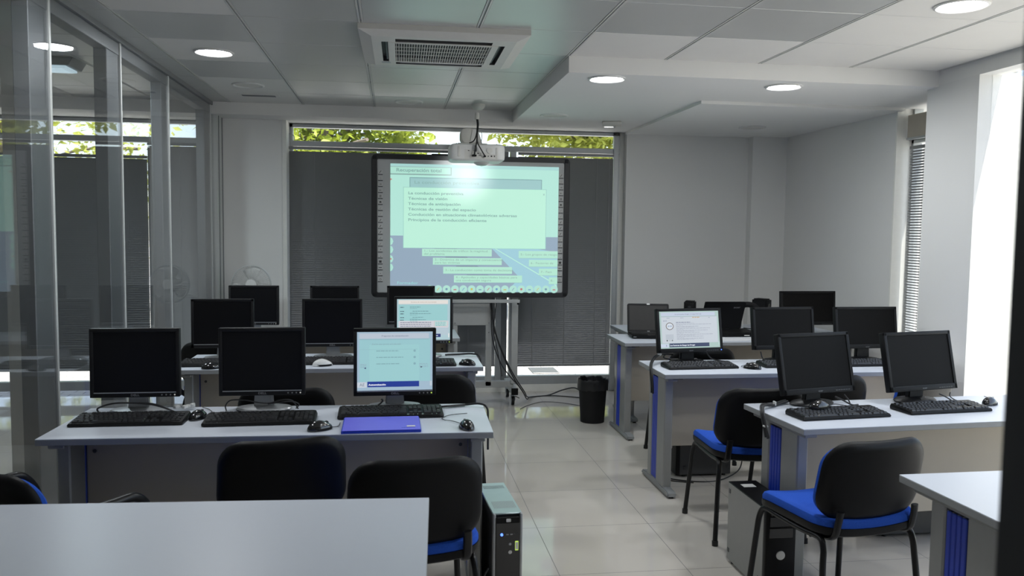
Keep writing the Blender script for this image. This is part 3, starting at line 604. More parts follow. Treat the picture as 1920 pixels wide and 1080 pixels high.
# ------------------------------------------------------------------ monitors
def make_monitor(label, w, h, style, pic=None, tilt=0., zb=.825, height_off=0., grp='dark monitors'):
    """style 'square': 5:4, silver neck; 'wide': black stand. zb = height of the casing's lower edge"""
    t = thing('computer_monitor', label, 'monitor', (0, 0, TOP+.001), 0, grp)
    hz = zb-TOP; top = (.014, .018) if style == 'square' else (.016, .019); bz = .016 if style == 'square' else .018; low = .024 if style == 'square' else .027
    bm_ = 'bezel' if style == 'square' else 'bezel_grey'
    M = Matrix.Translation((0, 0, hz)) @ Matrix.Rotation(R(-tilt), 4, 'X')
    b = B(); b.bb((-w/2, 0, 0), (w/2, .030, h), bm_, .004, 2); b.prism(rrect(w*.8, h*.72, .03), .028, .060, bm_, Matrix.Translation((0, 0, h*.5)) @ Matrix(((1, 0, 0, 0), (0, 0, 1, 0), (0, 1, 0, 0), (0, 0, 0, 1))), .008)
    # raised frame round the glass
    for lo, hi in (((-w/2, -.006, h-bz), (w/2, .002, h)), ((-w/2, -.006, 0), (w/2, .002, low)), ((-w/2, -.006, 0), (-w/2+bz, .002, h)), ((w/2-bz, -.006, 0), (w/2, .002, h))): b.bb(lo, hi, bm_, .0025, 2)
    if style == 'square': b.bb((-w/2+bz, -.0075, low-.005), (w/2-bz, -.004, low-.001), 'silver')
    else: b.bb((-w/2+.03, -.0072, low-.004), (w/2-.03, -.005, low-.001), 'bezel')
    o = b.obj('casing', t); o.matrix_local = M
    sw, sh = w-2*bz, h-bz-low
    if pic: p = pic(sw, sh); s = p.obj('screen', t); s.matrix_local = M @ Matrix.Translation((-sw/2, -.0012, low)); s['label'] = 'lit screen'
    else: b = B(); b.bb((-sw/2, -.0015, low), (sw/2, .001, low+sh), 'screen_off' if style == 'square' else 'screen_grey'); s = b.obj('screen', t); s.matrix_local = M
    b = B(); b.text('DELL' if style == 'square' else 'acer', .013, 'logo' if style == 'square' else 'logo_dim', Matrix.Translation((0, -.0078, low*.42)) @ XZ, 'CENTER', 1.25, .0004); lg = b.obj('badge', o)
    b = B()
    if style == 'square':
        for k in range(4): b.cyl((w/2-.075+k*.018, -.0085, low*.42), (w/2-.075+k*.018, -.004, low*.42), .0032, ('led_green' if pic else 'led_white') if k == 3 else 'logo', n=10)
    else:
        for k in range(6): b.bb((w/2-.12+k*.015, -.0072, low*.3), (w/2-.11+k*.015, -.005, low*.3+.003), 'logo_dim')
        if pic: b.cyl((w/2-.014, -.0085, low*.4), (w/2-.014, -.004, low*.4), .003, 'led_blue', n=10)
    b.obj('buttons', o)
    b = B()
    if style == 'square':
        b.prism([(-.045, 0), (.045, 0), (.036, hz+.05), (-.036, hz+.05)], .035, .062, 'silver', Matrix(((1, 0, 0, 0), (0, 0, 1, 0), (0, 1, 0, 0), (0, 0, 0, 1))), .006); b.bb((-.04, .05, .01), (.04, .075, hz+.13), 'bezel', .005); b.obj('stand_neck', t)
        b = B(); b.lathe([(0, 0), (.118, 0), (.125, .005), (.118, .012), (.05, .02), (0, .022)], 'silver', 36); b.bm.transform(Matrix.Translation((0, .055, 0)) @ Matrix.Diagonal((1, .58, 1, 1))); b.obj('stand_base', t)
    else:
        b.prism([(-.05, 0), (.05, 0), (.042, hz+.09), (-.042, hz+.09)], .045, .075, 'bezel', Matrix(((1, 0, 0, 0), (0, 0, 1, 0), (0, 1, 0, 0), (0, 0, 0, 1))), .006); b.obj('stand_neck', t)
        b = B(); b.lathe([(0, 0), (.11, 0), (.115, .006), (.105, .014), (.04, .024), (0, .026)], 'bezel', 36); b.bm.transform(Matrix.Translation((0, .055, 0)) @ Matrix.Diagonal((1.05, .62, 1, 1))); b.obj('stand_base', t)
    return t
def put(o, x, y, a=0., z=None): o.location.x = x; o.location.y = y; o.rotation_euler.z = R(a); return o
SQ = make_monitor('dark square monitor at the left end of the desk with the violet folder', .374, .304, 'square', None, 1, .815); put(SQ, -1.124, 3.80, .5)
def sq(x, y, a, lab, z=None): dup(SQ, (x, y, TOP+.001), R(a), lab)
sq(-.583, 3.80, 1, 'dark square monitor in the middle of the desk with the violet folder')
sq(-1.055, 5.33, 1, 'dark square monitor at the left end of the desk with the white mouse')
sq(-.386, 5.34, 0, 'dark square monitor behind the white mouse, second row on the left')
sq(-1.066, 6.56, -2, 'dark square monitor on the last left row, just below the white fan')
sq(-.455, 6.55, 0, 'dark monitor top showing behind the second-row middle monitor, against the blind')
sq(.134, 6.56, 0, 'dark monitor overlapping the lower left corner of the whiteboard')
put(make_monitor('lit square monitor with a pale blue quiz page above the violet folder', .374, .309, 'square', picture_quiz, 1, .805, grp='lit monitors'), .006, 3.80, 1.5)
put(make_monitor('lit square monitor with a form page, second row by the whiteboard stand', .372, .304, 'square', picture_form, 1, .831, grp='lit monitors'), .190, 5.33, 2)
put(make_monitor('lit wide monitor with a text page on the middle right desk', .452, .278, 'wide', picture_wide, 10, .812, grp='lit monitors'), 1.857, 4.98, 8)
WD = make_monitor('dark wide monitor behind the keyboard with a mouse on it, nearest right desk', .427, .292, 'wide', None, 13, .803); put(WD, 2.030, 3.695, 13)
dup(WD, (2.592, 3.72, TOP+.001), R(12), 'dark wide monitor at the right of the nearest right desk, by the bright window')
W2 = make_monitor('dark wide monitor right of the lit one on the middle right desk', .440, .272, 'wide', None, 8, .825); put(W2, 2.485, 4.985, 6)
dup(W2, (3.058, 4.99, TOP+.001), R(2), 'dark wide monitor at the right end of the middle right desk, below the sunlit blind')
put(make_monitor('dark wide monitor on the rear right desk, farthest into the right corner', .478, .276, 'wide', None, 4, .827), 3.33, 6.29, 2)

# ------------------------------------------------------------------ keyboards and mice
def make_keyboard(label, w, d, style):
    t = thing('keyboard', label, 'keyboard', (0, 0, TOP+.0005), 0, 'black keyboards')
    sl = lambda y: .012+.012*(y+d/2)/d
    b = B(); o = rrect(w, d, .018, 4, 4) if style == 'curvy' else rrect(w, d, .007, 3, 6)
    tb = bmesh.new(); lo = [tb.verts.new((x, y, .002)) for x, y in o]; mid = [tb.verts.new((x*1.004, y*1.01, sl(y)*.6)) for x, y in o]; hi = [tb.verts.new((x*.985, y*.96, sl(y)+.002)) for x, y in o]; n = len(o)
    tb.faces.new(lo[::-1]); tb.faces.new(hi)
    for a, c in ((lo, mid), (mid, hi)):
        for k in range(n): tb.faces.new((a[k], a[(k+1) % n], c[(k+1) % n], c[k]))
    bmesh.ops.recalc_face_normals(tb, faces=tb.faces); b.add(tb, 'black')
    if style == 'curvy': b.box((0, -d/2+.014, sl(-d/2)+.002), (w*.94, .020, .004), 'black_gloss', .0015)
    b.obj('body', t)
    b = B(); u = .0187
    def keyrow(x, y, widths, gap=.0022):
        for k in widths:
            if k < 0: x += -k*u; continue
            tb = bmesh.new(); bmesh.ops.create_cube(tb, size=1)
            for v in tb.verts:
                f = .80 if v.co.z > 0 else 1; v.co = Vector((v.co.x*(k*u-gap)*f, v.co.y*(u-gap)*f+(.001 if v.co.z > 0 else 0), v.co.z*.0075))
            b.add(tb, 'key', Matrix.Translation((x+k*u/2, y, sl(y)+.005))); x += k*u
    x0 = -w/2+.012; y0 = d/2-.022 if style != 'curvy' else d/2-.026
    rows = [[1, -1, 1, 1, 1, 1, -.5, 1, 1, 1, 1, -.5, 1, 1, 1, 1, -.3, 1, 1, 1], [1]*13+[2, -.3, 1, 1, 1, -.3, 1, 1, 1, 1], [1.5]+[1]*12+[1.5, -.3, 1, 1, 1, -.3, 1, 1, 1, 1], [1.8]+[1]*11+[2.2, -3.6, 1, 1, 1], [2.3]+[1]*10+[2.7, -1.3, 1, -1.3, 1, 1, 1, 1], [1.3, 1.2, 1.2, 5.6, 1.2, 1.2, 1.2, 2.1, -.3, 1, 1, 1, -.3, 2, 1, 1]]
    sc = (w-.024)/(22.6*u)
    u *= sc
    yy = [0, 1.35, 2.35, 3.35, 4.35, 5.35]; st = (d-.038-(.016 if style == 'curvy' else 0))/5.6
    for r, yk in zip(rows, yy):
        keyrow(x0, y0-yk*st, r)
    b.obj('keys', t)
    return t
KA = make_keyboard('black keyboard in front of the leftmost monitor on the desk with the violet folder', .452, .165, 'plain'); put(KA, -1.10, 3.650, 0)
KB = make_keyboard('black keyboard under the middle dark monitor on the desk with the violet folder', .462, .172, 'curvy'); put(KB, -.562, 3.615, 1.5)
dup(KB, (-.012, 3.695, TOP+.0005), R(1), 'black keyboard just above the violet folder')
dup(KB, (-1.03, 5.14, TOP+.0005), 0, 'black keyboard at the left end of the desk with the white mouse')
dup(KA, (-.36, 5.165, TOP+.0005), 0, 'black keyboard behind the white mouse')
dup(KB, (.145, 5.06, TOP+.0005), R(1), 'black keyboard in front of the form-page monitor, by the second-row mouse')
KR = make_keyboard('black keyboard with a mouse lying on it, nearest right desk', .452, .150, 'plain'); put(KR, 2.012, 3.495, 6)
dup(KR, (2.575, 3.565, TOP+.0005), R(6), 'black keyboard at the right of the nearest right desk, no mouse on it')
dup(KR, (1.862, 4.84, TOP+.0005), R(3), 'black keyboard in front of the lit wide monitor')
dup(KR, (2.49, 4.855, TOP+.0005), R(1), 'black keyboard right of the mouse on the middle right desk')
dup(KR, (3.02, 4.865, TOP+.0005), R(1), 'black keyboard at the right end of the middle right desk')
def make_mouse(label, top='black_gloss', cord=None, size=1.0):
    t = thing('computer_mouse', label, 'mouse', (0, 0, TOP+.0005), 0, 'computer mice')
    def shape(x, y, z):
        return (x, y, z)
    b = B(); tb = bmesh.new(); bmesh.ops.create_uvsphere(tb, u_segments=28, v_segments=16, radius=1)
    for v in tb.verts:
        x, y, z = v.co; k = 1-.12*max(0, y)-.06*(1-abs(y))
        v.co = Vector((x*.031*k*size, y*.056*size, max(z, -.12)*(.036-.010*max(0, y))*size*(1 if z > 0 else .6)+.004))
    b.add(tb, top, None, True); b.obj('shell', t)
    b = B(); b.prism([(x*.97, y*.97) for x, y in [(.031*math.cos(6.283*k/28)*size, .056*math.sin(6.283*k/28)*size) for k in range(28)]], .001, .010*size, 'black'); b.obj('underside', t)
    b = B(); b.cyl((-.0035, .03*size, .027*size), (.0035, .03*size, .027*size), .0075*size, 'rubber', n=14); b.obj('scroll_wheel', t)
    if cord: b = B(); b.tube(bez(cord, 8), .0016, 'cable', 6); b.obj('cord', t)
    return t
z = .004
put(make_mouse('black mouse between the two dark monitors on the desk with the violet folder', cord=[(0, .05, z), (.005, .10, z), (-.05, .16, z), (-.10, .19, z)]), -.836, 3.69, -20)
put(make_mouse('glossy black mouse lying left of the violet folder', cord=[(0, .05, z), (.004, .08, z), (-.02, .10, z), (-.05, .12, z)]), -.300, 3.435, -58)
put(make_mouse('black mouse alone at the right end of the desk with the violet folder', cord=[(0, .052, z), (-.01, .10, z), (-.03, .14, z), (-.05, .16, z), (-.055, .19, z), (-.03, .225, z), (.01, .25, z), (.08, .255, z)]), .302, 3.405, 12)
put(make_mouse('black mouse half hidden at the left end of the second row on the left'), -1.055, 4.995, -70)
put(make_mouse('white mouse on the second desk of the left side', 'white', size=1.08), -.425, 5.055, -75)
put(make_mouse('dark grey mouse at the right end of the second-row desk by the stand', cord=[(0, .05, z), (.02, .06, z), (.06, .05, z), (.09, .0, z)]), .445, 5.02, 60)
m = make_mouse('black mouse lying on top of the keyboard on the nearest right desk', cord=[(0, .05, .002), (.0, .09, .012), (.10, .10, .02), (.13, .06, .03), (.10, .02, .025), (.05, .0, .02)]); put(m, 1.935, 3.525, -75); m.location.z = TOP+.030
put(make_mouse('black mouse at the right end of the nearest right desk, by the jamb', cord=[(0, .05, z), (-.03, .12, z), (-.1, .18, z)]), 2.905, 3.66, -60)
put(make_mouse('black mouse between two keyboards on the middle right desk', cord=[(0, .05, z), (.02, .07, z), (.06, .08, z), (.12, .06, z)]), 2.17, 4.765, 50)
put(make_mouse('black mouse on the rear right desk, below the farthest right monitor'), 3.515, 6.21, 60)

# ------------------------------------------------------------------ interactive whiteboard on its wheeled stand
def whiteboard():
    YB = 7.20
    t = thing('interactive_whiteboard', 'large black-framed whiteboard on a grey wheeled stand showing a green slide', 'whiteboard', (.668, YB, 0))
    X0, X1, Z0, Z1 = -.861, .858, .977, 2.201
    b = B(); o = rrect(X1-X0, Z1-Z0, .045, 6, 2); i = rrect(X1-X0-.10, Z1-Z0-.088, .012, 6, 2)
    tb = bmesh.new(); zc = (Z0+Z1)/2; n = len(o)
    L = [[tb.verts.new((x*k, y, z*k+zc)) for x, z in ol] for ol, y, k in ((o, .03, 1), (o, -.012, 1), (o, -.020, .992), (i, -.018, 1.004), (i, -.004, 1))]
    for a, c in zip(L, L[1:]):
        for k in range(n): tb.faces.new((a[k], a[(k+1) % n], c[(k+1) % n], c[k]))
    tb.faces.new(L[0]); bmesh.ops.recalc_face_normals(tb, faces=tb.faces); b.add(tb, 'board_frame', None, True)
    f = b.obj('frame', t)
    for sx in (X0+.030, X1-.030):
        for sz in (Z0+.028, Z1-.028): b = B(); b.box((sx, -.013, sz), (.036, .02, .034), 'black_matte', .006, None, 2); b.obj('corner_cap', f)
    b = B(); b.bb((X0+.045, -.006, Z0+.04), (X1-.045, .0, Z1-.04), 'board'); b.obj('writing_surface', t)
    for sx in (X0+.077, X1-.074):
        b = B()
        for k in range(19):
            z = 2.047-k*.0508
            b.bb((sx-.019, -.0075, z-.017), (sx+.019, -.006, z+.017), 'icon_bg'); b.bb((sx-.020, -.0085, z-.0235), (sx+.020, -.006, z-.0165), 'ink')
            q = lambda p: b.quad([(sx+x, -.0082, z+y) for x, y in p], 'ink')
            if k == 0: q([(-.010, -.008), (-.006, -.010), (.004, .010), (0, .011)]); q([(0, .004), (.010, .009), (.010, .012), (0, .008)])
            elif k == 1: b.tube([(sx+.007*math.cos(a*.785), -.008, z+.007*math.sin(a*.785)) for a in range(8)], .001, 'logo', 4, closed=True)
            elif k in (2, 3):
                d = 1 if k == 2 else -1; q([(-.010*d, -.0015), (.003*d, -.0015), (.003*d, .0015), (-.010*d, .0015)]); q([(.003*d, -.006), (.011*d, 0), (.003*d, .006)])
            elif k == 4:
                for xx in (-.008, .001):
                    for zz in (-.009, .002): q([(xx, zz), (xx+.007, zz), (xx+.007, zz+.007), (xx, zz+.007)])
            elif k == 5: q([(-.009, -.006), (.009, -.006), (.009, .006), (-.009, .006)]); q([(-.004, .006), (.004, .006), (.004, .009), (-.004, .009)])
            elif k in (6, 7): q([(-.007, -.008), (-.005, -.008), (.007, .008), (.005, .008)])
            elif k in (8, 9, 10, 11, 12): w_ = .003 if k < 11 else .0015; q([(-.006-w_, -.009), (-.006+w_, -.009), (.006+w_, .008), (.006-w_, .008)])
            elif k == 13: q([(-.002, 0), (.006, 0), (.006, .006), (-.002, .006)])
            elif k == 14: q([(0, -.008), (.006, -.008), (.006, -.003), (0, -.003)])
            elif k == 15: q([(-.011, -.010), (.011, -.010), (.011, .010), (-.011, .010)])
            elif k == 16: q([(-.013, -.003), (.013, -.003), (.013, .003), (-.013, .003)])
            elif k == 17: q([(-.003, -.002), (.003, -.002), (.003, .003), (-.003, .003)])
            else: b.tube([(sx+.008*math.cos(a*.524), -.008, z+.008*math.sin(a*.524)) for a in range(12)], .0013, 'logo_dim', 4, closed=True)
        b.obj('icon_strip', t)
    # the projected slide; u, v run over the slide as seen (u to the right, v downwards)
    w, h = 1.461, 1.098
    p = Panel(w, h); K = .96
    U = lambda u: (u-275)/942; V = lambda v: 1-(v-331)/712
    mint = E(176, 228, 214, K); pale = E(186, 238, 216, K); slate = E(142, 164, 184, K); sky = E(154, 202, 216, K); line = E(120, 160, 160, K); ink = E(124, 168, 162, K); btn = E(176, 228, 206, K)
    p.rect(0, 0, 1, 1, mint); p.rect(0, V(350), 1, 1, E(164, 212, 208, K))
    p.rect(0, 0, 1, V(728), sky)
    p.poly([(0, 0), (0, V(728)), (U(600), V(728)), (U(845), V(800)), (U(1000), V(960)), (U(925), V(1043)), ], slate)
    p.poly([(U(1100), V(728)), (1, V(728)), (1, V(815)), (U(1060), V(790))], slate)
    for k, vv in enumerate((805, 855, 905, 955)):
        p.poly([(U(520+60*k), V(vv-12)), (U(640+60*k), V(vv-12)), (U(655+60*k), V(vv+6)), (U(520+60*k), V(vv+6))], E(122, 142, 160, K))
    p.poly([(U(845), V(790)), (U(852), V(790)), (U(1200), V(990)), (U(1194), V(993))], pale); p.poly([(U(1194), V(993)), (U(1200), V(990)), (1, V(1010)), (1, V(1018))], pale)
    p.rect(0, V(392), U(612), V(346), E(134, 170, 164, K)); p.rect(0, V(385), U(606), V(349), E(172, 224, 208, K)); p.txt('Recuperación total', U(306), V(366), .036, ink, sx=1.28, bold=.0008)
    p.rect(U(380), V(474), U(1121), V(404), E(116, 160, 162, K)); p.rect(U(384), V(474), U(1117), V(408), E(152, 196, 196, K)); p.txt('La conducción preventiva', U(405), V(432), .034, ink, sx=1.45)
    p.rect(U(345), V(797), U(1148), V(458), E(150, 204, 196, K)); p.rect(U(348), V(795), U(1145), V(461), pale); p.txt('x', U(1128), V(486), .028, line)
    for k, sline in enumerate(('La conducción preventiva', 'Técnicas de visión', 'Técnicas de anticipación', 'Técnicas de gestión del espacio', 'Conducción en situaciones climatológicas adversas', 'Principios de la conducción eficiente')):
        p.txt(sline, U(372), V(492+29.6*k), .0295, ink, sx=1.42, bold=.0006)
    for k, (x0, x1, v0, v1, tx) in enumerate(((450, 840, 800, 840, '1.- Los accidentes de tráfico: la magnitud\ndel problema'), (510, 897, 850, 888, '2.- Dinámica de un impacto y consecuencias\npara las víctimas'), (568, 956, 900, 938, '3.- La conducción como toma de decisiones'), (628, 1014, 948, 988, '4.- Aptitudes y capacidades básicas para\nuna conducción segura'),
                                            (993, 1217, 808, 848, '5.- Los grupos de riesgo'), (1052, 1217, 858, 896, '6.- Factores de riesgo'), (1110, 1217, 908, 946, '7.- Factores'), (1168, 1217, 958, 996, '8.- '))):
        p.rect(U(x0), V(v1+2), U(x1), V(v0), E(150, 196, 190, K)); p.rect(U(x0), V(v1), U(x1), V(v0), btn)
        if k >= 5: tx = {5: '6.- Factores de', 6: '7.- Fact', 7: '8.-'}[k]
        p.txt(tx, U(x0+10), V((v0+v1)/2), .0235, E(128, 172, 160, K), sx=1.3)
    p.txt('Formador', U(312), V(992), .030, E(150, 216, 214, K), sx=1.35)
    for k in range(16):
        u = 493+47*k; p.disc(U(u), V(1026), .0232, E(172, 222, 208, K), 1.33); c = (E(96, 150, 190, K), E(200, 190, 90, K), E(110, 150, 170, K), E(190, 110, 110, K))[(k*5) % 4]
        if k % 3 == 0: p.rect(U(u-8), V(1032), U(u+8), V(1026), c)
        elif k % 3 == 1: p.poly([(U(u-8), V(1034)), (U(u-4), V(1034)), (U(u+8), V(1018)), (U(u+4), V(1018))], c)
        else: p.disc(U(u), V(1026), .007, c, 1.33)
    for vv in (760, 806, 858, 905): p.poly([(U(275), V(vv-22)), (U(286), V(vv-16)), (U(292), V(vv)), (U(286), V(vv+16)), (U(275), V(vv+22))], E(170, 222, 208, K))
    for vv in (418, 858): p.poly([(U(275), V(vv-6)), (U(286), V(vv)), (U(275), V(vv+6))], E(196, 130, 120, K))
    o = p.obj('projected_slide', t); o.location = (-.700, -.0075, 1.024)
    # stand
    G = .10
    for sx in (-.375, .395):
        b = B(); b.bb((sx-.03, .045, .2), (sx+.03, .085, 1.95), 'stand', .004); b.obj('upright', t) if sx > -2 else None
    b = B(); b.bb((-.14-.012, .055, .725), (.192, .078, .918), 'stand', .003); b.bb((-.14-.012, .060, .18), (-.112, .095, .73), 'stand', .003); b.bb((.138, .060, .18), (.192, .095, .73), 'stand', .003)
    pl = b.obj('equipment_bracket', t)
    b = B()
    for x in (-.135, .165): b.lathe([(.006, 0), (.004, .003), (0, .003)], 'logo', 12, (x, .054, .745), rx(R(90)))
    b.cyl((.165, .056, .66), (.165, .062, .66), .004, 'black', n=8); b.obj('bolt', pl)
    b = B(); b.bb((-.33, -.075, .935), (.42, -.02, .952), 'stand', .003); b.bb((-.33, -.078, .935), (.42, -.07, .965), 'stand', .002); b.bb((.40, -.06, .918), (.412, -.045, .938), 'black'); b.obj('pen_tray', t)
    b = B(); b.bb((-.375, .06, .165), (.392, .12, .222), 'stand', .004); b.obj('cross_beam', t)
    for sx in (-.375, .392):
        b = B(); b.bb((sx-.028, -.02, .115), (sx+.028, .50, .17), 'stand', .004); fo = b.obj('base_foot', t)
        b = B(); b.bb((sx-.030, -.032, .112), (sx+.030, -.018, .173), 'black', .003); b.obj('end_cap', fo)
        for yy in (.085, .44):
            b = B(); b.cyl((sx, yy, .085), (sx, yy, .115), .012, 'chrome', n=12); b.bb((sx-.02, yy-.02, .045), (sx-.014, yy+.03, .09), 'silver', .002); b.bb((sx+.014, yy-.02, .045), (sx+.020, yy+.03, .09), 'silver', .002); b.bb((sx-.02, yy-.03, .084), (sx+.02, yy+.03, .09), 'silver', .002)
            c = b.obj('caster', t)
            b = B(); b.cyl((sx-.012, yy+.012, .041), (sx+.012, yy+.012, .041), .041, 'rubber', n=28); b.cyl((sx-.0135, yy+.012, .041), (sx+.0135, yy+.012, .041), .030, 'silver', n=24); b.obj('wheel', c)
            if yy < .1: b = B(); b.box((sx+.035, yy-.01, .075), (.05, .02, .006), 'black', .002, ry(R(28))); b.obj('brake_lever', c)
    # arm that carries the projector above the board
    b = B(); b.bb((-.10, -.02, 2.20), (.02, .06, 2.26), 'stand', .006); b.bb((-.075, -.684, 2.255), (-.005, .05, 2.31), 'cream', .003); b.obj('projector_arm', t)
    b = B(); b.bb((-.35, -.012, 2.195), (-.20, .03, 2.213), 'black', .004); b.obj('sensor_bar', t)
    return t
whiteboard()
def projector():
    t = thing('projector', 'white short-throw projector hanging in front of the top edge of the whiteboard', 'projector', (.622, 6.40, 2.085))
    o = rrect(.418, .30, .05, 6, 4)
    b = B(); tb = bmesh.new(); L = [[tb.verts.new((x*k, y*k, z)) for x, y in o] for k, z in ((.90, 0), (.985, .012), (1, .03), (1, .098), (.975, .118), (.90, .126))]; n = len(o)
    for a, c in zip(L, L[1:]):
        for k in range(n): tb.faces.new((a[k], a[(k+1) % n], c[(k+1) % n], c[k]))
    tb.faces.new(L[0][::-1]); tb.faces.new(L[-1]); bmesh.ops.recalc_face_normals(tb, faces=tb.faces); b.add(tb, 'white', None, True)
    b.bb((-.15, -.12, .124), (-.06, .1, .134), 'cream', .004); b.bb((.14, -.10, .122), (.155, .1, .133), 'cream', .004); b.bb((-.165, -.10, .122), (-.15, .1, .133), 'cream', .004)
    body = b.obj('body', t)
    b = B(); y = -.1505
    b.bb((-.15, y-.004, .028), (-.133, y+.01, .105), 'cream', .002); b.bb((.135, y-.004, .02), (.151, y+.01, .098), 'cream', .002)
    b.quad([(-.10, y-.0012, .012), (.145, y-.0012, .012), (.145, y-.0012, .045), (-.10, y-.0012, .085)], 'cream')
    b.cyl((.087, y+.01, .077), (.087, y-.006, .077), .022, 'cream', n=24); b.obj('rear_panel', body)
    b = B()
    for x, z, w_, h_ in ((-.07, .073, .012, .005), (-.028, .073, .010, .004), (-.045, .055, .004, .004), (-.02, .053, .005, .005), (.0, .054, .008, .008), (.022, .054, .005, .005), (.012, .037, .016, .004), (.078, .034, .007, .007), (.102, .035, .011, .010), (.124, .035, .006, .012), (.15, .035, .003, .003)):
        b.bb((x-w_/2, y-.0035, z-h_/2), (x+w_/2, y, z+h_/2), 'black', .001)
    b.obj('sockets', body)
    b = B(); b.box((-.03, y-.018, .036), (.034, .034, .014), 'black', .003); b.box((.05, y-.016, .032), (.018, .03, .012), 'black', .003); b.box((-.018, y-.014, .09), (.014, .012, .05), 'black', .004); b.obj('cable_plug', body)
    b = B(); q = [(-.01, -.02, .31), (-.012, -.09, .27), (-.005, -.15, .20), (-.02, -.175, .13)]
    b.tube(bez([(.0, -.06, .32), (.002, -.10, .27), (-.008, -.155, .20), (-.012, -.17, .14), (-.022, -.18, .09), (-.03, -.175, .04)]), .0055, 'cable'); b.tube(bez([(.005, -.06, .32), (.006, -.10, .27), (-.006, -.152, .19), (-.003, -.165, .13), (.02, -.185, .08), (.05, -.175, .034)]), .0045, 'cable'); b.tube(bez([(-.004, -.06, .32), (-.002, -.10, .27), (-.012, -.15, .20), (-.03, -.14, .15), (-.06, -.1, .135)]), .0045, 'cable'); b.obj('cord', t)
    b = B(); b.cyl((.0, -.06, .318), (.0, -.06, .358), .017, 'cream', n=16); b.lathe([(.017, 0), (.014, .012), (0, .016)], 'cream', 16, (0, -.06, .356)); b.obj('cable_outlet', t)
    # mount between projector and arm
    b = B(); b.prism(rrect(.13, .12, .045, 6, 2), -.055, .055, 'cream', Matrix.Translation((-.055, .06, .20)) @ Matrix(((1, 0, 0, 0), (0, 0, 1, 0), (0, 1, 0, 0), (0, 0, 0, 1))), .008)
    b.prism([(-.05, -.06), (.055, -.06), (.03, .02), (.0, .055), (-.03, .05)], -.03, .03, 'white', Matrix.Translation((-.005, .03, .20)) @ Matrix(((1, 0, 0, 0), (0, 0, 1, 0), (0, 1, 0, 0), (0, 0, 0, 1))), .008)
    b.bb((-.09, -.06, .128), (.08, .10, .139), 'cream', .003); b.tube([(.04, .0, .15), (.045, .0, .20), (.04, 0, .235), (.0, 0, .24)], .003, 'alu'); b.obj('mount', t)
    b = B(); b.lathe([(.062, .0), (.058, -.012), (.04, -.024), (0, -.030)], 'white', 32, (.045, .02, .004)); b.lathe([(.036, -.0265), (0, -.032)], 'lens', 24, (.045, .02, .004)); b.obj('lens_cover', t)
    l = bpy.data.lights.new('projector_lamp', 'SPOT'); l.energy = 26; l.spot_size = R(56); l.spot_blend = 1.0; l.shadow_soft_size = .05; l.color = (.95, 1, 1)
    lo = bpy.data.objects.new('projector_lamp', l); COL.objects.link(lo); lo.parent = t; lo.location = (.05, .17, -.02); lo.rotation_euler = Vector((.08, -.75, .03)).to_track_quat('Z', 'Y').to_euler()
projector()
def cable(label, pts, r=.004, m='cable', extra=(), name='cable', cat='cable', n=12):
    b = B(); b.tube(bez(pts, n), r, m, 8)
    for q in extra: b.tube(bez(q, n), r*.85, m, 8)
    return tagp(b.obj(name), label, cat)
cable('black cables running from the whiteboard stand down across the floor towards the bin', [(.845, 7.255, .93), (.862, 7.18, .75), (.90, 7.15, .60), (.97, 7.13, .42), (1.05, 7.12, .26), (1.125, 7.13, .15), (1.19, 7.30, .05), (1.27, 7.58, .010), (1.45, 7.66, .007), (1.60, 7.69, .05), (1.72, 7.66, .07), (1.80, 7.55, .006)], .006,
      extra=[[(.855, 7.25, .93), (.868, 7.185, .75), (.905, 7.155, .60), (.975, 7.135, .43), (1.06, 7.125, .27), (1.14, 7.14, .15), (1.20, 7.35, .06), (1.30, 7.60, .008), (1.5, 7.64, .006), (1.78, 7.50, .006)], [(.852, 7.25, .85), (.855, 7.17, .62), (.92, 7.14, .42), (1.0, 7.12, .30), (1.09, 7.12, .2)]])
cable('thin grey cable lying on the floor in front of the window, left of the bin', [(1.10, 7.10, .004), (1.20, 7.25, .004), (1.35, 7.38, .004), (1.52, 7.32, .004), (1.66, 7.18, .004)], .003, 'cable_grey')
cable('black cable hanging behind the stand upright, below the whiteboard', [(.90, 7.30, .93), (.895, 7.33, .80), (.885, 7.32, .66), (.93, 7.34, .45), (.97, 7.36, .25)], .004)

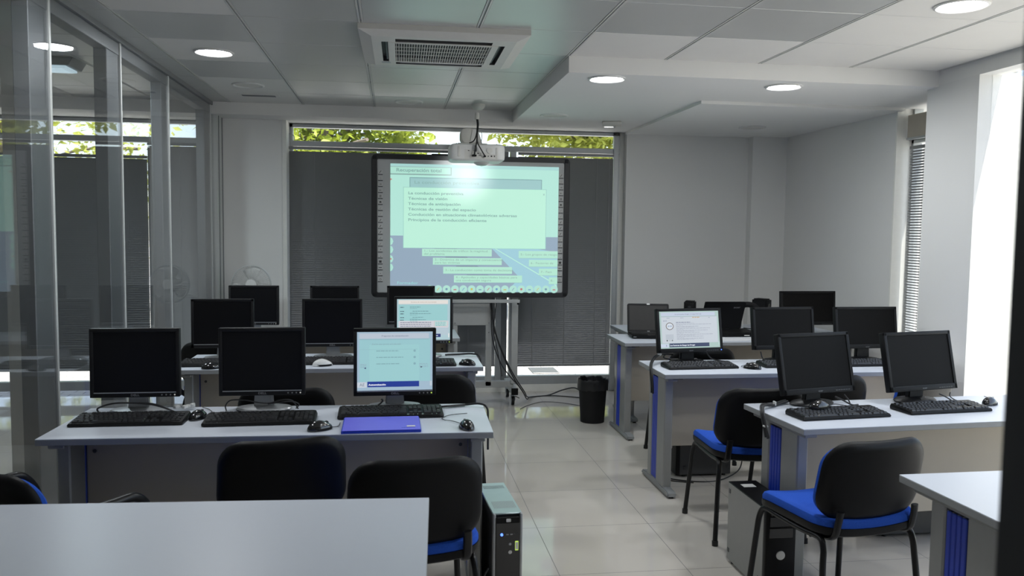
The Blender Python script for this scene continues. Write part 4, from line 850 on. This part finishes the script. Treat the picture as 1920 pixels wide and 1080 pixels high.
# ------------------------------------------------------------------ fan, bin
def fan():
    t = thing('pedestal_fan', 'white pedestal fan against the white wall at the far left', 'fan', (-1.205, 7.33, 0), R(5))
    b = B(); b.lathe([(0, .03), (.05, .03), (.14, .018), (.17, .006), (.17, 0), (0, 0)], 'white'); b.obj('base', t)
    b = B(); b.cyl((0, 0, .02), (0, 0, 1.05), .012, 'white'); b.cyl((0, 0, .02), (0, 0, .55), .017, 'white'); b.obj('pole', t)
    b = B(); zc = 1.082; b.cyl((0, -.015, zc), (0, .13, zc), .05, 'white', r2=.035); b.obj('motor', t)
    b = B()
    for r, y in ((.160, -.05), (.160, -.075), (.135, -.098), (.10, -.108), (.05, -.112), (.15, -.03), (.10, -.02), (.06, -.016)):
        b.tube([(r*math.cos(a*6.2832/40), y, zc+r*math.sin(a*6.2832/40)) for a in range(40)], .0042 if r > .155 else .0014, 'alu_light' if r > .155 else 'fan_mesh', 6, closed=True)
    for k in range(56):
        a = k*6.2832/56; c, s = math.cos(a), math.sin(a)
        b.tube([(.04*c, -.112, zc+.04*s), (.10*c, -.108, zc+.10*s), (.135*c, -.098, zc+.135*s), (.159*c, -.075, zc+.159*s), (.159*c, -.05, zc+.159*s), (.14*c, -.03, zc+.14*s), (.05*c, -.014, zc+.05*s)], .0012, 'fan_mesh', 4)
    b.lathe([(.045, 0), (.04, .006), (0, .008)], 'white', 24, (0, -.11, zc), rx(R(90))); b.obj('guard', t)
    for k in range(3):
        b = B(); tb = bmesh.new(); pts = []
        for r, a0, a1 in ((.03, -.5, .5), (.08, -.62, .55), (.13, -.55, .62), (.145, -.30, .50)):
            pts.append([tb.verts.new((r*math.sin(a), -.06-.03*(q-.5)*2*(1), zc+r*math.cos(a))) for q, a in ((j/6, a0+(a1-a0)*j/6+k*2.0944) for j in range(7))])
        for a, c in zip(pts, pts[1:]):
            for j in range(6): tb.faces.new((a[j], a[j+1], c[j+1], c[j]))
        b.add(tb, 'white', None, True); o = b.obj('blade', t); md = o.modifiers.new('thick', 'SOLIDIFY'); md.thickness = .002
fan()
def bin_():
    t = thing('waste_bin', 'black round waste bin lined with a black bag, beside the right rear desk leg', 'bin', (1.625, 6.60, 0))
    b = B(); b.lathe([(0, .004), (.094, .004), (.094, 0), (.098, 0), (.118, .335), (.122, .34), (.118, .345), (.112, .335), (.093, .01), (0, .01)], 'black_matte'); b.obj('bucket', t)
    b = B(); rnd = random.Random(4); tb = bmesh.new(); rings = []; n = 48
    ph = [rnd.uniform(-1, 1) for _ in range(n)]
    for r, z, am in ((.104, .20, .001), (.108, .31, .004), (.113, .352, .008), (.122, .358, .008), (.128, .34, .005), (.127, .30, .004), (.126, .27, .006)):
        rings.append([tb.verts.new(((r+am*.5*ph[(k*3) % n])*math.cos(6.2832*k/n), (r+am*.5*ph[(k*3) % n])*math.sin(6.2832*k/n), z+am*ph[k])) for k in range(n)])
    for a, c in zip(rings, rings[1:]):
        for k in range(n): tb.faces.new((a[k], a[(k+1) % n], c[(k+1) % n], c[k]))
    b.add(tb, 'bag', None, True); b.obj('bin_liner', t)
bin_()

# ------------------------------------------------------------------ computer towers
def tower(label, x, y, a, w, d, h, style):
    """front faces -y before turning; origin front left corner"""
    t = thing('computer_tower', label, 'computer tower', (x, y, 0), R(a), 'computer towers on the floor')
    b = B(); z0 = .012
    if style == 'silver':
        b.bb((.004, .02, z0), (w-.004, d, h-.004), 'tower_dark', .004); b.bb((.0, .015, h-.008), (w, d, h), 'tower_top', .003); b.bb((0, .0, z0), (.012, .03, h), 'silver', .005, 2); b.bb((w-.012, .0, z0), (w, .03, h), 'silver', .005, 2)
        o = b.obj('case', t)
        b = B()
        for i in range(14):
            for j in range(5): xx, yy = .018+i*.0068, d-.05-j*.009; b.quad([(xx, yy, h+.0004), (xx+.004, yy, h+.0004), (xx+.004, yy+.005, h+.0004), (xx, yy+.005, h+.0004)], 'alu_dark')
        b.obj('vent', o); b = B()
        for i in range(15): xx = .018+i*.0065; b.quad([(xx, .075, h+.0004), (xx+.0035, .075, h+.0004), (xx+.0035, .165, h+.0004), (xx, .165, h+.0004)], 'alu')
        b.obj('vent', o)
        b = B(); b.bb((.010, -.002, z0), (w-.010, .03, h-.012), 'black_gloss', .003); b.bb((.012, -.004, h-.040), (w-.012, .002, h-.010), 'black', .004); f = b.obj('front_panel', t)
        b = B(); b.cyl((.036, -.0045, h-.085), (.036, -.001, h-.085), .006, 'led_blue', n=14); b.obj('power_light', f)
        b = B(); b.bb((.054, -.0055, h-.032), (.074, -.003, h-.018), 'white', .002); b.bb((w-.032, -.0035, h-.155), (w-.018, -.001, h-.115), 'led_green', .001); b.bb((w-.0305, -.0038, h-.150), (w-.0195, -.0012, h-.12), 'label'); b.obj('sticker', f)
        b = B(); b.lathe([(.009, 0), (.008, .004), (0, .005)], 'chrome', 20, (.072, -.001, h-.16), rx(R(90))); b.lathe([(.006, 0), (.005, .003), (0, .003)], 'silver', 16, (.072, -.001, h-.127), rx(R(90)))
        for xx in (.055, .072): b.bb((xx, -.0035, h-.088), (xx+.011, -.001, h-.083), 'logo')
        for xx in (.09, .104): b.cyl((xx, -.0035, h-.084), (xx, -.001, h-.084), .003, 'logo_dim', n=10)
        b.obj('buttons', f)
    else:
        b.bb((0, .025, z0), (w, d, h), 'tower_side' if style == 'grey' else 'tower_dark', .004)
        b.bb((.0, .025, h-.004), (w, d, h+.002), 'black', .002); o = b.obj('case', t)
        b = B()
        for zz in (.05, h-.05):
            for yy in (.05, d-.03): b.bb((-.003, yy, zz), (.001, yy+.018, zz+.022), 'logo_dim', .002); b.bb((w-.001, yy, zz), (w+.003, yy+.018, zz+.022), 'logo_dim', .002)
        b.obj('side_catch', o)
        b = B(); b.bb((0, 0, z0), (w, .03, h), 'black', .006, 2); f = b.obj('front_panel', t)
        b = B(); b.bb((.015, -.003, h-.075), (w-.015, .002, h-.03), 'black_gloss', .002); b.bb((.015, -.003, h-.125), (w-.015, .002, h-.08), 'black_gloss', .002); b.obj('drive_door', f)
        b = B(); b.lathe([(.020, 0), (.019, .004), (.010, .006), (0, .006)], 'white', 24, (w*.5, -.001, h-.20), rx(R(90))); b.bb((w*.42, -.003, h-.022), (w*.60, .001, h-.015), 'logo'); b.obj('buttons', f)
        if style == 'grey': b = B(); b.bb((.035, d-.10, h+.002), (.095, d-.055, h+.0032), 'label'); b.obj('sticker', o)
    b = B()
    for xx in (.02, w-.02):
        for yy in (.06, d-.04): b.cyl((xx, yy, 0), (xx, yy, .014), .012, 'rubber', n=12)
    b.obj('rubber_feet', t)
tower('slim black tower with pale silver top and blue light, by the aisle in front', .408, 3.325, 3, .125, .43, .395, 'silver')
tower('grey-sided tower with a black top under the left edge of the nearest right desk', 1.582, 3.285, 0, .138, .41, .385, 'grey')
tower('dark tower standing sideways under the middle right desk', 1.79, 5.19, -90, .17, .37, .385, 'dark')
tower('dark tower standing sideways under the nearest right desk, right of the foreground chair', 2.475, 4.07, -90, .18, .40, .40, 'dark')

# ------------------------------------------------------------------ laptops, speakers, headset
def laptop(label, x, y, a, w, d, lid, ang, back=False):
    t = thing('laptop', label, 'laptop', (x, y, TOP+.001), R(a), None)
    b = B(); b.prism(rrect(w, d, .012, 4, 2), .004, .026, 'black', None, .003); base = b.obj('base', t)
    b = B()
    for j in range(6):
        for i in range(14): xx = -w*.44+i*w*.063; yy = -d*.02+j*.0175; b.bb((xx, yy, .026), (xx+w*.056, yy+.0150, .0285), 'key')
    b.obj('keys', base)
    b = B(); b.bb((-.04, -d*.42, .026), (.04, -d*.16, .0265), 'black_gloss'); b.bb((-w*.47, -d*.5-.001, .012), (-w*.40, -d*.5+.002, .016), 'silver'); b.bb((-w*.46, d*.40, .0262), (-w*.30, d*.46, .028), 'silver', .001); b.obj('touchpad', base)
    M = Matrix.Translation((0, d/2-.006, .022)) @ Matrix.Rotation(R(ang), 4, 'X')      # lid hinged at the rear edge; 0 = upright
    b = B(); b.prism(rrect(w, lid, .014, 4, 2), 0, .014, 'black', Matrix.Translation((0, .008, lid/2)) @ Matrix(((1, 0, 0, 0), (0, 0, -1, 0), (0, 1, 0, 0), (0, 0, 0, 1))), .003)
    for lo, hi in (((-w/2+.003, -.0075, 0.003), (w/2-.003, -.005, .02)), ((-w/2+.003, -.0075, lid-.016), (w/2-.003, -.005, lid-.003)), ((-w/2+.003, -.0075, .003), (-w/2+.016, -.005, lid-.003)), ((w/2-.016, -.0075, .003), (w/2-.003, -.005, lid-.003))): b.bb(lo, hi, 'bezel', .001)
    o = b.obj('lid', t); o.matrix_local = M
    b = B(); b.bb((-w/2+.015, -.0066, .019), (w/2-.015, -.0058, lid-.015), 'screen_old'); s = b.obj('screen', o)
    if back: b = B(); b.text('acer', .026, 'logo', Matrix.Translation((-w*.30, .0086, lid*.80)) @ Matrix(((-1, 0, 0, 0), (0, 0, -1, 0), (0, 1, 0, 0), (0, 0, 0, 1))).inverted().transposed(), 'CENTER', 1.3, .0004); b.obj('badge', o)
    else: b = B(); b.bb((-.012, -.0085, lid-.010), (.014, -.004, lid+.002), 'white', .001); b.bb((-.01, -.0082, .006), (.01, -.007, .013), 'logo', .001); b.obj('badge', o)
laptop('open black laptop with a dull grey screen at the left end of the laptop desk', 2.005, 6.27, -7, .335, .235, .232, -12)
laptop('black laptop seen from behind, its lid leaning over towards the viewer', 2.755, 6.83, 180, .36, .245, .25, -25, True)
t = thing('closed_laptop', 'closed flat black laptop with a white sticker, in front of the laptop seen from behind', 'laptop', (2.71, 6.36, TOP+.001))
b = B(); b.prism(rrect(.36, .24, .012, 4, 2), .003, .022, 'black', None, .003); b.obj('base', t)
b = B(); b.prism(rrect(.358, .238, .012, 4, 2), .023, .036, 'black', None, .003); b.obj('lid', t)
b = B(); b.bb((.055, -.1225, .008), (.10, -.119, .015), 'white', .001); b.obj('sticker', t)
def speaker(label, x, y, a, hh):
    t = thing('desktop_speaker', label, 'speaker', (x, y, TOP+.001), R(a), 'small black desktop speakers')
    b = B(); b.prism([(-.05, 0), (.05, 0), (.05, .13), (-.05, .13)], 0, hh, 'black_matte', None, .01); b.obj('cabinet', t)
    b = B(); b.bb((-.044, -.008, .01), (.044, .0, hh-.01), 'black', .006, 2); b.lathe([(.034, 0), (.030, -.004), (.012, .004), (0, .002)], 'black_gloss', 24, (0, -.009, .07), rx(R(-90))); b.lathe([(.020, 0), (.016, -.003), (0, .002)], 'black_gloss', 20, (0, -.009, hh-.06), rx(R(-90))); b.obj('grille', t)
speaker('small black speaker behind the lit wide monitor, by the plain back wall', 2.60, 7.04, -24, .215)
speaker('small black speaker turned sideways beside the black headset', 3.285, 6.93, 35, .245)
t = thing('headset', 'black headset with a thin white cord standing at the back of the rear right desk', 'headset', (3.03, 6.78, TOP+.001), R(-30))
b = B(); b.tube(bez([(-.085, 0, .07), (-.09, 0, .13), (-.06, 0, .19), (0, 0, .21), (.06, 0, .19), (.09, 0, .13), (.085, 0, .07)]), .016, 'black_matte', 10, flat=1.6); b.obj('headband', t)
for s in (-1, 1): b = B(); b.cyl((s*.055, 0, .046), (s*.085, 0, .046), .045, 'black', r2=.038, n=24); b.cyl((s*.085, 0, .046), (s*.10, 0, .046), .034, 'black_gloss', r2=.026, n=24); b.obj('ear_cup', t)
b = B(); b.tube(bez([(-.03, -.05, .19), (-.055, -.06, .17), (-.055, -.07, .11), (-.03, -.08, .06), (-.03, -.10, .004), (.05, -.12, .004)]), .003, 'white', 6); b.obj('cord', t)
cable('black plug and lead lying on the desk right of the closed laptop', [(2.93, 6.63, .765), (2.99, 6.63, .758), (3.06, 6.62, .75), (3.2, 6.60, .746)], .004, extra=[[(2.90, 6.63, .76), (2.94, 6.63, .76), (2.985, 6.63, .76)]])
t = thing('phone', 'slim grey handset standing on a black charging foot beside the closed laptop', 'phone', (2.925, 6.33, TOP+.001))
b = B(); b.bb((-.02, -.02, 0), (.02, .02, .02), 'black', .004); b.obj('charging_base', t)
b = B(); b.bb((-.014, -.006, .018), (.014, .006, .125), 'silver', .003); b.obj('handset', t)

# ------------------------------------------------------------------ small things on the desks
t = thing('folder', 'violet plastic folder with a small white tag on the left front desk', 'folder', (-.047, 3.475, TOP+.0005), R(.5))
b = B(); b.bb((-.158, -.118, 0), (.158, .118, .011), 'folder_edge', .002); b.obj('sheets', t)
b = B(); b.bb((-.160, -.120, .011), (.155, .122, .0135), 'folder', .001); b.bb((-.164, -.122, 0), (-.157, .12, .013), 'folder_edge', .002)
b.obj('cover', t)
b = B(); b.bb((.10, -.075, .0135), (.135, -.055, .0150), 'label', .001); b.bb((.078, -.088, .0135), (.135, -.084, .0140), 'folder_edge'); b.obj('tag', t)
b = B(); b.prism([(2.50, 6.0), (2.66, 6.01), (2.83, 6.06), (2.86, 6.215), (2.50, 6.23)], TOP+.0004, TOP+.0016, 'paper'); tagp(b.obj('paper_sheet'), 'white paper sheets in front of the closed laptop on the rear right desk', 'paper')
b = B(); rnd = random.Random(2)
for k in range(5): b.box((-.935+rnd.uniform(-.03, .03), 3.865+rnd.uniform(-.02, .02), TOP+.014+rnd.uniform(0, .012)), (.03, .02, .014), 'white', .005, rz(rnd.uniform(0, 3)) @ rx(rnd.uniform(-.2, .2)), 2)
tagp(b.obj('crumpled_tissue'), 'small crumpled white tissue behind the keyboard of the leftmost folder-desk monitor', 'tissue')
Zt = TOP+.0075
cable('black monitor leads looping behind the leftmost dark monitor of the folder desk', [(-1.275, 3.80, Zt), (-1.28, 3.80, .77), (-1.20, 3.79, .793), (-1.08, 3.80, .785), (-1.02, 3.79, .775), (-.975, 3.82, Zt)], .004, extra=[[(-1.14, 3.79, .793), (-1.05, 3.78, .79), (-.99, 3.79, .765), (-.96, 3.80, Zt)]])
cable('black monitor leads looping behind the middle dark monitor of the folder desk', [(-.74, 3.80, Zt), (-.745, 3.81, .77), (-.72, 3.80, .795), (-.66, 3.80, .795), (-.60, 3.79, .785), (-.55, 3.80, .78), (-.50, 3.79, .795), (-.455, 3.80, .79), (-.43, 3.82, Zt)], .003, extra=[[(-.56, 3.80, .775), (-.50, 3.79, .785), (-.45, 3.78, .79), (-.425, 3.81, .77), (-.44, 3.83, Zt)]])
cable('short black lead hanging below the lit quiz monitor', [(-.055, 3.775, .795), (-.05, 3.777, .785), (-.075, 3.775, .765), (-.13, 3.79, Zt)], .004)
cable('black cables at the rear corner of the folder desk beside its lone mouse', [(.20, 3.80, Zt), (.26, 3.82, Zt), (.33, 3.84, Zt), (.395, 3.815, .757), (.430, 3.79, .742), (.434, 3.78, .68), (.434, 3.77, .55)], .005, extra=[[(.18, 3.81, Zt), (.24, 3.80, .75), (.27, 3.81, Zt), (.33, 3.83, Zt)]])
cable('black cable at the right rear end of the second-row left desk', [(.335, 5.40, Zt), (.36, 5.41, Zt), (.42, 5.42, Zt), (.51, 5.37, .757), (.555, 5.34, .742), (.560, 5.32, .66)], .006)
cable('black cable end lying beside the base of the monitor below the fan', [(-1.02, 6.50, Zt), (-.94, 6.47, Zt), (-.86, 6.47, Zt), (-.80, 6.46, Zt)], .005)
t = thing('cable', 'black cable bundle with a clear tag at the left end of the middle right desk', 'cable', (0, 0, 0))
b = B(); P = [(1.775, 5.09, .785), (1.70, 5.06, .79), (1.63, 4.98, .785), (1.574, 4.88, .766), (1.544, 4.80, .735), (1.540, 4.76, .66), (1.540, 4.75, .60)]
b.tube(bez(P), .006, 'cable'); b.tube(bez([(x-.005, y+.014, z+.002) for x, y, z in P[1:]]), .005, 'cable'); b.tube(bez([(1.74, 5.11, .79), (1.72, 5.10, .77), (1.73, 5.10, .757), (1.80, 5.112, .749), (1.95, 5.117, .749)]), .005, 'cable'); b.tube(bez([(2.0, 5.09, .80), (2.02, 5.09, .77), (2.05, 5.08, .749), (2.10, 5.0, .749)]), .004, 'cable'); b.obj('lead', t)
b = B(); b.box((1.665, 5.02, .797), (.04, .004, .026), 'white', .001, rz(R(35)) @ ry(R(-14))); b.obj('tag', t)
t = thing('cable', 'black cable bundle clipped over the left corner of the nearest right desk', 'cable', (0, 0, 0))
b = B(); P = [(1.905, 3.77, .75), (1.87, 3.75, .749), (1.80, 3.70, .748), (1.722, 3.64, .760), (1.686, 3.57, .742), (1.680, 3.53, .69), (1.680, 3.50, .64)]
b.tube(bez(P), .006, 'cable'); b.tube(bez([(x-.004, y+.015, z+.003) for x, y, z in P]), .005, 'cable'); b.tube(bez([(x-.003, y-.012, z+.004) for x, y, z in P[2:]]), .004, 'cable'); b.obj('lead', t)
b = B(); b.box((1.803, 3.70, .758), (.008, .024, .020), 'white', .002); b.obj('clip', t); b = B(); b.box((1.68, 3.53, .69), (.020, .02, .008), 'white', .002); b.obj('clip', t)
cable('thin leads under the left dark wide monitor, over the keyboard with a mouse', [(2.10, 3.68, .79), (2.13, 3.66, .775), (2.17, 3.65, .755), (2.22, 3.68, .748)], .004, extra=[[(2.17, 3.72, .79), (2.18, 3.70, .77), (2.19, 3.70, .75)]])
cable('thin leads under the right dark wide monitor near the bright window', [(2.66, 3.70, .79), (2.69, 3.69, .775), (2.73, 3.68, .751)], .003, extra=[[(2.74, 3.73, .79), (2.735, 3.72, .77), (2.77, 3.71, .751), (2.84, 3.70, .748)]])
cable('looped lead under the second dark wide monitor of the middle right desk', [(2.33, 5.0, .81), (2.335, 4.99, .78), (2.345, 4.98, .76), (2.35, 4.96, .749)], .004)
cable('black leads on the floor beside the sideways tower under the middle right desk', [(1.70, 5.08, .004), (1.74, 4.98, .004), (1.90, 4.90, .004), (2.05, 4.92, .004), (2.20, 4.98, .05), (2.24, 5.02, .16)], .004, extra=[[(1.70, 4.97, .004), (1.75, 4.93, .004), (1.86, 4.88, .004)]])
cable('thin black lead hanging from the rear of the slim tower by the aisle', [(.37, 3.16, .24), (.335, 3.14, .18), (.33, 3.12, .12), (.37, 3.10, .09), (.41, 3.10, .12)], .0035)

# ------------------------------------------------------------------ the room beyond the glass
t = thing('ceiling_lamp', 'boxy ceiling lamp in the room beyond the glass partition', 'ceiling light', (-2.16, 5.75, ZC))
b = B(); b.prism([(-.16, 0), (.16, 0), (.13, -.05), (-.13, -.05)], -.12, .12, 'alu_dark', Matrix(((1, 0, 0, 0), (0, 0, 1, 0), (0, 1, 0, 0), (0, 0, 0, 1))), .004); b.obj('housing', t)
b = B(); b.bb((-.11, -.10, -.066), (.11, .10, -.05), 'fixture', .004); b.obj('diffuser', t)
l = bpy.data.lights.new('ceiling_lamp_bulb', 'AREA'); l.size = .2; l.energy = 20; l.color = (.82, .95, 1.0); lo = bpy.data.objects.new('ceiling_lamp_bulb', l); COL.objects.link(lo); lo.parent = t; lo.location = (0, 0, -.07)
